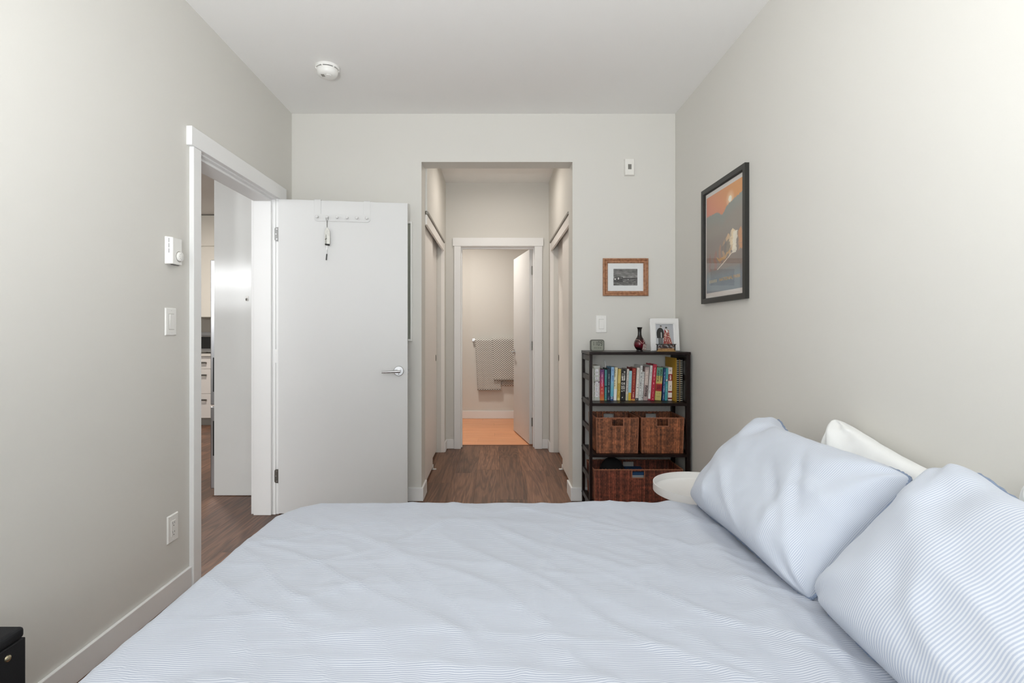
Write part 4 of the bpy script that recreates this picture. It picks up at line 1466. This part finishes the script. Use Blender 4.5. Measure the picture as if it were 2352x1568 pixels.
# soft black cap in the wide basket
cp = thing('knit_hat', 'soft black hat lying in the wide bottom basket', 'hat', (0.778, 3.47, 0.10))
g = MB()
for j_ in range(9):
    for i_ in range(28):
        t, f2 = 2 * PI * i_ / 28, (PI / 2) * j_ / 8
        rr = math.cos(f2) ** 0.8 * (1 + 0.06 * math.sin(3 * t + j_ * .5))
        g.v.append((0.085 * rr * math.cos(t), 0.078 * rr * math.sin(t), 0.12 + 0.125 * math.sin(f2)))
for j_ in range(8):
    for i_ in range(28):
        k_ = (i_ + 1) % 28
        g.f.append((j_ * 28 + i_, j_ * 28 + k_, (j_ + 1) * 28 + k_, (j_ + 1) * 28 + i_))
M['black_cloth'] = mat('black_cloth', (16, 16, 17), 0.95, bump=0.4, bscale=400)
g.build('crown', M['black_cloth'], cp, smooth=True, angle=80)
MB().lathe([(0.084, 0.0), (0.090, 0.06), (0.088, 0.125), (0.0, 0.125)], 28).build('band', M['black_cloth'], cp, smooth=True)
pk = bx(0.874, 0.995, 3.40, 3.56, 0.0915, 0.262).build('blue_box', mat('blue_card', (40, 84, 130), 0.6), bevel=0.002)
tag(pk, 'blue carton seen through the handle hole of the wide bottom basket', 'box')
bx(0.8735, 0.9955, 3.3995, 3.5605, 0.225, 0.245).build('grey_band', mat('grey_card', (176, 180, 184), 0.6), pk)

# --- objects on top of the bookcase
M['clock'] = mat('grey_clock_plastic', (88, 88, 80), 0.55)
ck = thing('digital_clock', 'small grey digital clock reading 11:09 on the bookcase', 'clock', (0.6755, 3.445, ZT + 0.0004))
MB().prism(rrect(-0.0455, 0.0455, 0.0, 0.077, 0.014, 6), -0.014, 0.014).build('case', M['clock'], ck, bevel=0.0015)
MB().prism(rrect(-0.0395, 0.0395, 0.006, 0.069, 0.009, 5), -0.0148, -0.0142).build('screen', mat('lcd_grey', (136, 138, 126), 0.35), ck)
M['lcd'] = mat('lcd_dark', (40, 42, 36), 0.5)
SEG = {'0': 'abcdef', '1': 'bc', '9': 'abcdfg'}


def digit(ch, cx, parent):
    w_, h_, t = 0.0125, 0.027, 0.0030
    z0_ = 0.0375
    g = MB()
    S = {'a': (-w_ / 2 + t * .3, w_ / 2 - t * .3, h_ - t, h_), 'g': (-w_ / 2 + t * .6, w_ / 2 - t * .6, h_ / 2 - t / 2, h_ / 2 + t / 2), 'd': (-w_ / 2 + t * .3, w_ / 2 - t * .3, 0, t),
         'b': (w_ / 2 - t, w_ / 2, h_ / 2 + .0006, h_ - .001), 'c': (w_ / 2 - t, w_ / 2, .001, h_ / 2 - .0006), 'f': (-w_ / 2, -w_ / 2 + t, h_ / 2 + .0006, h_ - .001), 'e': (-w_ / 2, -w_ / 2 + t, .001, h_ / 2 - .0006)}
    for s in SEG[ch]:
        a_, b2, c_, d_ = S[s]
        g.box(cx + a_, cx + b2, -0.0153, -0.0149, z0_ + c_, z0_ + d_)
    g.build('digit', M['lcd'], parent)


for ch, cx in (('1', -0.0285), ('1', -0.0125), ('0', 0.0080), ('9', 0.0255)):
    digit(ch, cx, ck)
MB().box(-0.0025, -0.0005, -0.0153, -0.0149, 0.046, 0.049).box(-0.0025, -0.0005, -0.0153, -0.0149, 0.055, 0.058).build('colon', M['lcd'], ck)
b = MB()
for k, (dx, ww) in enumerate(((-0.022, .006), (-0.013, .004), (-0.005, .004), (0.005, .006), (0.017, .007))):
    b.box(dx, dx + ww, -0.0152, -0.0149, 0.019, 0.025)
b.build('date_row', mat('lcd_faint', (92, 96, 84), 0.5), ck)

va = thing('bud_vase', 'slender dark red and black glazed bud vase on the bookcase', 'vase', (0.953, 3.425, ZT + 0.0004))
prof = [(0.0, 0.0), (0.021, 0.0), (0.022, 0.006), (0.019, 0.010), (0.028, 0.020), (0.036, 0.036), (0.0375, 0.048), (0.034, 0.064), (0.026, 0.080), (0.017, 0.094), (0.0125, 0.108), (0.0115, 0.125), (0.0125, 0.143), (0.0165, 0.155), (0.018, 0.159), (0.016, 0.159), (0.010, 0.146), (0.0, 0.120)]
m, nt, b_ = new_mat('oxblood_glaze')
N, L = nt.nodes, nt.links
tc = N.new('ShaderNodeTexCoord')
sp = N.new('ShaderNodeSeparateXYZ')
L.new(tc.outputs['Object'], sp.inputs[0])
nz = N.new('ShaderNodeTexNoise')
nz.inputs['Scale'].default_value = 30
L.new(tc.outputs['Object'], nz.inputs['Vector'])
ad = N.new('ShaderNodeMath')
ad.operation = 'MULTIPLY_ADD'
ad.inputs[1].default_value = 0.06
L.new(nz.outputs['Fac'], ad.inputs[0])
L.new(sp.outputs[2], ad.inputs[2])
cr = N.new('ShaderNodeValToRGB')
cr.color_ramp.elements[0].position = 0.045
cr.color_ramp.elements[0].color = lin((18, 16, 16))
cr.color_ramp.elements[1].position = 0.14
cr.color_ramp.elements[1].color = lin((20, 18, 16))
for p_, c_ in ((0.068, (92, 18, 30)), (0.088, (88, 18, 28)), (0.108, (34, 14, 14))):
    e = cr.color_ramp.elements.new(p_)
    e.color = lin(c_)
L.new(ad.outputs[0], cr.inputs[0])
L.new(cr.outputs[0], b_.inputs['Base Color'])
b_.inputs['Roughness'].default_value = 0.15
MB().lathe(prof, 36).build('body', m, va, smooth=True, angle=50)
for k in range(4):
    MB().lathe([(0.0, -0.0015), (0.0015, 0), (0.0, 0.0015)], 8, (-0.001, -0.0120, 0.098 + k * 0.012)).build('neck_dot', M['nickel'], va)
ct = thing('charm_necklace', 'pink silver square pendant on a thin cord draped over the bud vase', 'pendant', (0.953, 3.425, ZT + 0.0004))
cord = []
for k in range(25):
    t = R(-70 + 320 * k / 24)
    zz = 0.083 + 0.006 * math.sin(t)
    cord.append((0.0275 * math.sin(t), 0.0275 * math.cos(t), zz))
cord = [(0.012, -0.041, 0.052), (0.020, -0.034, 0.066)] + [(0.0285 * math.cos(R(a)), 0.0285 * math.sin(R(a)), 0.079 + 0.004 * math.sin(R(a))) for a in range(-50, 231, 20)] + [(-0.012, -0.034, 0.074), (0.006, -0.041, 0.052)]
MB().tube(cord, 0.0011, 6).build('cord', mat('pale_pink_cord', (206, 176, 166), 0.6), ct, smooth=True)
pl = MB().box(-0.012, 0.012, -0.0015, 0.0015, -0.022, 0.022)
pl.xf(Matrix.Translation((0.0185, -0.047, 0.0285)) @ Matrix.Rotation(R(18), 4, 'Y') @ Matrix.Rotation(R(-20), 4, 'X'))
plo = pl.build('plate', mat('rose_silver', (176, 150, 144), 0.25, metal=0.9), ct, bevel=0.0008)
for i in (-1, 1):
    for k in (-1, 1):
        q = bx(-0.0035, 0.0035, -0.0024, -0.0012, -0.007, 0.007)
        q.xf(Matrix.Translation((0.0185, -0.047, 0.0285)) @ Matrix.Rotation(R(18), 4, 'Y') @ Matrix.Rotation(R(-20), 4, 'X') @ Matrix.Translation((i * 0.0055, 0, k * 0.009)))
        q.build('inlay', mat('silver_inlay', (232, 226, 220), 0.2, metal=0.9), plo)

fp = thing('standing_photo_frame', 'white standing frame with a photo of a couple in dark and red robes', 'photo frame', (1.131, 3.462, ZT + 0.0006), (R(-6), 0, R(3)))
FWd, FHt = 0.196, 0.218
c0 = FHt / 2
g = thing
grp = fp
prof = [(0, 0), (0, .014), (.004, .017), (.032, .017), (.034, .014), (.038, .014), (.038, .006), (.038, 0)]
fm = M['white_metal']
for k in range(4):
    L_, Wd = (FWd, FHt) if k % 2 == 0 else (FHt, FWd)
    q = MB()
    n = len(prof)
    for end in (-1, 1):
        for (i_, dd_) in prof:
            q.v.append((end * (L_ / 2 - i_), -dd_, -Wd / 2 + i_))
    for a_ in range(n):
        b2 = (a_ + 1) % n
        q.f.append((a_, b2, n + b2, n + a_))
    q.f.append(tuple(range(n)))
    q.f.append(tuple(range(n, 2 * n))[::-1])
    q.xf(Matrix.Translation((0, 0, c0)) @ Matrix.Rotation(k * PI / 2, 4, 'Y'))
    q.build('frame_side', fm, fp)
bx(-0.064, 0.064, -0.003, -0.0005, 0.034, FHt - 0.034).build('backing', M['plastic'], fp)


def couple_col(u, v):
    c = mixc((196, 198, 202), (178, 180, 184), u)
    # man in black robe and grey striped trousers
    if 0.16 < u < 0.42 and v < 0.36:
        c = (120, 122, 122) if int(u * 60) % 2 else (86, 88, 88)
    if abs(u - 0.28) < 0.205 * math.sqrt(max(0.0, 1 - max(0, (v - 0.58) / 0.25) ** 2)) * (1 - 0.3 * max(0, .5 - v)) and 0.34 < v < 0.83:
        c = (34, 32, 30)
    if abs(u - 0.33) < 0.03 and 0.36 < v < 0.62:
        c = (186, 186, 182)
    if math.hypot((u - 0.32) * 0.75, v - 0.865) < 0.042:
        c = (190, 182, 174)
    if math.hypot((u - 0.32) * 0.75, v - 0.895) < 0.042 and v > 0.89:
        c = (28, 26, 26)
    # woman in red patterned robe
    half = 0.13 + max(0, 0.62 - v) * 0.22
    if abs(u - 0.64 - max(0, .5 - v) * .1) < half and v < 0.74:
        k_ = fbm(u * 16, v * 20, 2.2)
        c = (146, 46, 48) if k_ < .08 else ((172, 112, 86) if k_ < .26 else (212, 190, 172))
    if abs(u - 0.62 + (v - .72) * .6) < 0.05 and 0.62 < v < 0.76:
        c = (226, 224, 220)
    if math.hypot((u - 0.62) * 0.75, v - 0.79) < 0.04:
        c = (176, 168, 160)
    if math.hypot((u - 0.62) * 0.75, v - 0.83) < 0.045 and v > 0.81:
        c = (34, 32, 32)
    return c


grid_print('photo_print', M['vcol'], fp, -0.0605, 0.0605, 0.038, FHt - 0.038, 96, 120, couple_col, lambda a, b2: (a, -0.0034, b2))
bx(-0.0605, 0.0605, -0.0052, -0.0042, 0.038, FHt - 0.038).build('glass_pane', M['glass'], fp)
MB().prism([(-0.02, 0.0), (0.02, 0.0), (0.012, 0.12), (-0.012, 0.12)], 0.0008, 0.004).build('easel_back', M['black'], fp)

mb_ = thing('miniature_screen', 'tiny black lacquer screen with gilded base in front of the couple photo', 'ornament', (1.121, 3.405, ZT + 0.0004))
bx(-0.060, 0.060, -0.010, 0.010, 0.0, 0.006).build('base', mat('gilt_base', (176, 140, 84), 0.4, metal=0.3), mb_, bevel=0.001)
bx(-0.066, 0.066, -0.006, 0.006, 0.044, 0.0485).build('top_rail', M['black'], mb_, bevel=0.001)
for sx in (-1, 1):
    bx(sx * 0.058 - 0.003, sx * 0.058 + 0.003, -0.004, 0.004, 0.006, 0.044).build('post', M['black'], mb_)


def mini_col(u, v):
    n_ = fbm(u * 9, v * 5, 4.4)
    if v < 0.35:
        return mixc((132, 98, 64), (168, 128, 84), n_ + .5)
    if n_ > 0.18:
        return (140, 148, 152)
    if n_ > -0.02:
        return (120, 84, 66)
    return (52, 34, 34)


bx(-0.055, 0.055, 0.0, 0.002, 0.006, 0.044).build('panel', M['black'], mb_)
grid_print('panel_print', M['vgloss'], mb_, -0.055, 0.055, 0.006, 0.044, 40, 14, mini_col, lambda a, b2: (a, -0.0006, b2))

# ------------------------------------------------------------------ round tray table
tt = thing('tray_table', 'round white metal tray table between bed and bookcase', 'side table', (0.925, 2.315, 0))
TR, TZ = 0.212, 0.505
MB().lathe([(0.0, TZ - 0.040), (TR - 0.012, TZ - 0.040), (TR, TZ - 0.034), (TR, TZ), (TR - 0.0035, TZ), (TR - 0.0035, TZ - 0.030), (TR - 0.012, TZ - 0.036), (0.0, TZ - 0.036)], 72).build('tray', M['white_metal'], tt, smooth=True, angle=50)
MB().rod((0, 0, 0.012), (0, 0, TZ - 0.041), 0.0095, n=20).build('stem', M['white_metal'], tt, smooth=True)
MB().lathe([(0.14, 0.0005), (0.14, 0.008), (0.136, 0.010), (0.0, 0.012)], 48).build('foot_plate', M['white_metal'], tt, smooth=True)

# ------------------------------------------------------------------ bed
bd = thing('bed', 'queen bed with striped fitted sheet, head against the poster wall', 'bed', (0, 0, 0))
BX0, BX1, BY0, BY1 = -0.765, 1.235, 0.50, 2.005
bx(BX0 + 0.02, BX1, BY0 + 0.02, BY1 - 0.02, 0.16, 0.25).build('base', mat('grey_bed_base', (150, 148, 146), 0.9), bd, bevel=0.01)
for xx in (BX0 + 0.08, BX1 - 0.08):
    for yy in (BY0 + 0.08, BY1 - 0.08):
        MB().rod((xx, yy, 0.0005), (xx, yy, 0.16), 0.022, 0.028).build('leg', M['espresso'], bd)
# mattress with fitted sheet
g = MB()
ns = 60


def smooth_box(x0, x1, y0, y1, z0, z1, r, nx, ny):
    """closed rounded slab with UVs in metres (top and sides)"""
    g = MB()
    ys = np.linspace(0, 1, ny + 1)
    return g


mt = MB().box(BX0, BX1, BY0, BY1, 0.252, 0.497)
mto = mt.build('mattress', M['cotton_white'], bd, bevel=0.045, seg=5, smooth=True)


def cloth(name, m, x0, x1, y0, y1, ztop, drop, r, rc, wrinkle, step, thick, head_open=True, parent=None):
    """cloth over a slab: flat top, rounded edges and hanging sides on three sides"""
    xi0, yi0, yi1 = x0 + r, y0 + r, y1 - r
    ext = r * PI / 2 + drop
    xs = np.arange(xi0 - ext, x1 + 1e-6, step)
    ys = np.arange(yi0 - ext, yi1 + ext + 1e-6, step)
    g = MB()
    for yy in ys:
        for xx in xs:
            # nearest point on the inner rounded rectangle, open at the head end
            qx = max(xx, xi0)
            qy = min(max(yy, yi0), yi1)
            if xx < xi0 + rc and (yy < yi0 + rc or yy > yi1 - rc):
                cx = xi0 + rc
                cy = yi0 + rc if yy < yi0 + rc else yi1 - rc
                dx, dy = xx - cx, yy - cy
                dd_ = math.hypot(dx, dy)
                if dd_ > rc:
                    qx, qy = cx + dx / dd_ * rc, cy + dy / dd_ * rc
                else:
                    qx, qy = xx, yy
            ex, ey = xx - qx, yy - qy
            d = math.hypot(ex, ey)
            wz, wn = wrinkle(xx, yy)
            if d < 1e-9:
                p = (xx, yy, ztop + wz)
            else:
                nx_, ny_ = ex / d, ey / d
                if d < r * PI / 2:
                    o_ = r * math.sin(d / r)
                    dz = r * (1 - math.cos(d / r))
                else:
                    o_ = r
                    dz = r + d - r * PI / 2
                k_ = min(1, d / (r * PI / 2))
                fold = 0.012 * k_ * math.sin((xx + yy) * 14) * min(1, max(0, (d - r)) / 0.25)
                o_ += wn * k_ + fold
                p = (qx + nx_ * o_, qy + ny_ * o_, ztop - dz + wz * (1 - k_))
            g.v.append(p)
            g.uv.append((xx, yy))
    n = len(xs)
    for j_ in range(len(ys) - 1):
        for i_ in range(n - 1):
            q = j_ * n + i_
            g.f.append((q, q + 1, q + n + 1, q + n))
    o = g.build(name, m, parent, smooth=True, angle=180)
    if thick:
        md = o.modifiers.new('thick', 'SOLIDIFY')
        md.thickness = thick
        md.offset = -1
    return o


def ridge(x):
    return max(0.0, 1 - abs(x))


def wr_cover(x, y):
    p = Vector((x, y, 0))
    z = 0.0075 * noise.noise(Vector((x * 2.1, y * 2.3, 3.0)))
    z += 0.0035 * noise.noise(Vector((x * 6.0 + 2 * y, y * 7.0, 7.0)))
    # long soft creases running diagonally
    for (ax, ay, fr_, am, sd_) in ((0.55, 0.83, 5.5, 0.0050, 1.0), (0.83, -0.55, 4.0, 0.0040, 5.0), (0.15, 0.99, 8.0, 0.0030, 9.0), (0.8, 0.6, 9.0, 0.0024, 13.0)):
        s = x * ax + y * ay
        t = -x * ay + y * ax
        v = noise.noise(Vector((s * fr_, t * 1.1 + 0.6 * noise.noise(Vector((x * 2, y * 2, sd_))), sd_)))
        z += am * (1 - min(1, abs(v) * 5)) ** 2
    z += 0.0015 * noise.noise(Vector((x * 22, y * 36, 2.0))) + 0.0007 * noise.noise(Vector((x * 50, y * 38, 6.0)))
    # rolled head edge: ridge, then the cloth dips towards the pillows
    hx = 0.625 + 0.02 * math.sin(y * 4 + 0.6)
    e = (x - hx)
    z += 0.012 * math.exp(-((e - 0.03) / 0.035) ** 2) + 0.006 * math.exp(-((e + 0.07) / 0.02) ** 2) * (0.5 + 0.5 * noise.noise(Vector((y * 3, 0, 4))))
    for f0, am in ((-0.13, 0.005), (0.09, 0.007)):
        z += am * math.exp(-((e - f0 - 0.03 * math.sin(y * 3 + f0 * 40)) / 0.018) ** 2) * (0.6 + 0.4 * noise.noise(Vector((y * 4, f0 * 9, 2))))
    z -= 0.013 * max(0, min(1, (e - 0.05) / 0.09)) ** 1.5
    return z, 0.006 * noise.noise(Vector((x * 4, y * 4, 8)))


cv = cloth('coverlet', M['coverlet'], -0.822, 0.900, 0.47, 2.042, 0.527, 0.26, 0.055, 0.17, wr_cover, 0.0115, 0.009)
tag(cv, 'pale blue pinstriped coverlet spread over the bed', 'coverlet')


def wr_sheet(x, y):
    return 0.004 * noise.noise(Vector((x * 5, y * 5, 1.0))) + 0.002 * noise.noise(Vector((x * 14, y * 9, 5.0))), 0.0


M['sheet'] = stripe_mat('blue_striped_sheet', (206, 210, 218), (158, 169, 190), 0.0058, 1)
cloth('fitted_sheet', M['sheet'], 0.55, BX1 + 0.0, BY0 - 0.006, BY1 + 0.006, 0.503, 0.14, 0.04, 0.02, wr_sheet, 0.0125, 0.0, parent=bd)


def pillow(name, label, m, L_, H_, T_, mtx, seed, group=None, nu=64, nv=44, piping=None, ears=1.0, wr=1.0, lobe=0.0):
    g = MB()
    idx = {}

    def sgnp(a_, e):
        return math.copysign(abs(a_) ** e, a_)

    for side in (1, -1):
        for j_ in range(nv + 1):
            for i_ in range(nu + 1):
                edge = i_ in (0, nu) or j_ in (0, nv)
                if side < 0 and edge:
                    idx[(side, i_, j_)] = idx[(1, i_, j_)]
                    continue
                u = math.sin((i_ / nu - .5) * PI * 0.97) / math.sin(.5 * PI * 0.97)
                v = math.sin((j_ / nv - .5) * PI * 0.97) / math.sin(.5 * PI * 0.97)
                x = L_ / 2 * u * (1 - 0.055 * ears * (1 - v * v) * abs(u) ** 3)
                y = H_ / 2 * v * (1 - 0.085 * ears * (1 - u * u) * abs(v) ** 3)
                # rounded corners
                cc = (u * u * v * v) ** 3
                x *= 1 - 0.060 * cc
                y *= 1 - 0.095 * cc
                if lobe:
                    # one upper corner stands up as a soft lobe with a dent beside it
                    y += lobe * math.exp(-((u + 0.80) / 0.20) ** 2) * max(0.0, v) ** 2
                    x -= 0.4 * lobe * math.exp(-((v + 0.1) / 0.6) ** 2) * max(0.0, -u) ** 3
                pr = max(0.0, (1 - u ** 4) * (1 - abs(v) ** 3.6)) ** 0.44
                z = T_ / 2 * pr * (1 - 0.12 * v)
                # folds running in from the corners and seams
                fz = 0
                for cu, cv_ in ((-1, -1), (1, -1), (1, 1), (-1, 1)):
                    dx, dy = (cu - u) * L_ / 2, (cv_ - v) * H_ / 2
                    dd_ = math.hypot(dx, dy)
                    th = math.atan2(dy, dx)
                    fz += 0.017 * math.sin(th * 8 + seed + cu * 2 + cv_) * math.exp(-dd_ / 0.13) * min(1, dd_ / 0.05)
                de = min((1 - abs(u)) * L_ / 2, (1 - abs(v)) * H_ / 2)
                fz += 0.004 * math.sin((x - y) * 75 + seed) * math.exp(-de / 0.03) * min(1, de / 0.012)
                sw = noise.noise(Vector((x * 4.5 + seed, y * 6.5, seed * 1.7 + side)))
                fz += 0.017 * sw * pr + 0.004 * noise.noise(Vector((x * 16, y * 16 + seed, side))) * pr
                rg = noise.noise(Vector((x * 3 + y * 5 + seed, (x - y) * 1.6, 3.3)))
                fz += 0.012 * (1 - min(1, abs(rg) * 4.5)) ** 2 * pr
                if lobe:
                    fz -= 0.6 * lobe * math.exp(-((u + 0.52) / 0.10) ** 2 - ((v - 0.72) / 0.26) ** 2)
                    fz -= 0.35 * lobe * math.exp(-((u - 0.55 + 0.5 * (v - 0.1)) / 0.06) ** 2 - ((v - 0.15) / 0.5) ** 2)
                    fz -= 0.3 * lobe * math.exp(-((u - 0.30 + 0.8 * v) / 0.07) ** 2 - ((v + 0.1) / 0.4) ** 2)
                z += fz * wr * (0.35 + 0.65 * pr) if not edge else 0
                zz = max(0.0008, z) * side if not edge else 0.004 * noise.noise(Vector((x * 9, y * 9, seed)))
                idx[(side, i_, j_)] = len(g.v)
                g.v.append((x, y, zz))
                g.uv.append((L_ / 2 * (i_ / nu * 2 - 1), H_ / 2 * (j_ / nv * 2 - 1)))
    for side in (1, -1):
        for j_ in range(nv):
            for i_ in range(nu):
                q = (idx[(side, i_, j_)], idx[(side, i_ + 1, j_)], idx[(side, i_ + 1, j_ + 1)], idx[(side, i_, j_ + 1)])
                g.f.append(q if side > 0 else q[::-1])
    seam = [g.v[idx[(1, i_, 0)]] for i_ in range(nu)] + [g.v[idx[(1, nu, j_)]] for j_ in range(nv)] + \
           [g.v[idx[(1, i_, nv)]] for i_ in range(nu, 0, -1)] + [g.v[idx[(1, 0, j_)]] for j_ in range(nv, 0, -1)]
    o = g.build(name, m, smooth=True, angle=180)
    o.matrix_world = mtx
    md = o.modifiers.new('soft', 'SUBSURF')
    md.levels = 1
    md.render_levels = 1
    tag(o, label, 'pillow', group)
    if piping:
        s = MB().tube(seam, 0.0042, 8, closed=True, rf=lambda k_: 1 + 0.35 * math.sin(k_ * 2.7))
        s.build('seam', piping, o, smooth=True)
    return o


def pose(cx, cy, cz, tilt, yaw=0.0, roll=0.0):
    """local x along the wall towards the camera, local y up the lean, local z facing the room"""
    t = R(tilt)
    ex = Vector((0, -1, 0))
    ey = Vector((math.sin(t), 0, math.cos(t)))
    ez = ex.cross(ey)
    m3 = Matrix((ex, ey, ez)).transposed().to_4x4()
    return Matrix.Translation((cx, cy, cz)) @ Matrix.Rotation(R(yaw), 4, 'Z') @ m3 @ Matrix.Rotation(R(roll), 4, 'Z')


pillow('bed_pillow', 'blue pinstriped pillow nearest the round tray table', M['pillow_blue'], 0.76, 0.43, 0.235,
       pose(0.910, 1.650, 0.672, 40, 0), 1.3, 'bed pillows', piping=M['piping'], lobe=0.034)
pillow('bed_pillow', 'blue pinstriped pillow closest to the camera, cut off by the picture edge', M['pillow_blue'], 0.78, 0.46, 0.23,
       pose(0.905, 0.868, 0.668, 40, 0, -5), 4.1, 'bed pillows', piping=M['piping'], lobe=0.02)
pillow('bed_pillow', 'white pillow against the wall behind the far striped pillow', M['cotton_white'], 0.70, 0.40, 0.11,
       pose(1.168, 1.53, 0.650, 7, 0, -9), 7.7, 'bed pillows', wr=1.6, ears=1.6)
pillow('bed_pillow', 'white pillow against the wall behind the near striped pillow', M['cotton_white'], 0.70, 0.40, 0.11,
       pose(1.168, 0.84, 0.655, 7, 0, -3), 9.2, 'bed pillows', wr=1.6, ears=1.6)

# ------------------------------------------------------------------ black case at the lower left edge
cs = thing('black_storage_case', 'black fabric covered case with metal stud at the lower left edge', 'case', (-1.30, 0.95, 0))
M['case'] = mat('black_case_cloth', (13, 14, 18), 0.8, bump=0.5, bscale=500)
bx(-0.10, 0.085, -0.39, 0.39, 0.012, 0.40).build('body', M['case'], cs, bevel=0.002, seg=2)
bx(-0.10, 0.085, -0.39, 0.39, 0.4005, 0.43).build('lid', M['case'], cs, bevel=0.010, seg=3)
for yy in (-0.27, 0.0, 0.27):
    MB().lathe([(0.0, 0.0), (0.0085, 0.0), (0.0075, 0.003), (0.004, 0.0055), (0.0, 0.006)], 20, (0.0855, yy + 0.07, 0.375), 'X').build('stud', mat('brass_stud', (200, 190, 160), 0.25, metal=0.9), cs, smooth=True)
for sx in (-0.07, 0.06):
    for sy in (-0.34, 0.34):
        MB().rod((sx, sy, 0.0005), (sx, sy, 0.013), 0.015).build('foot', M['black'], cs)
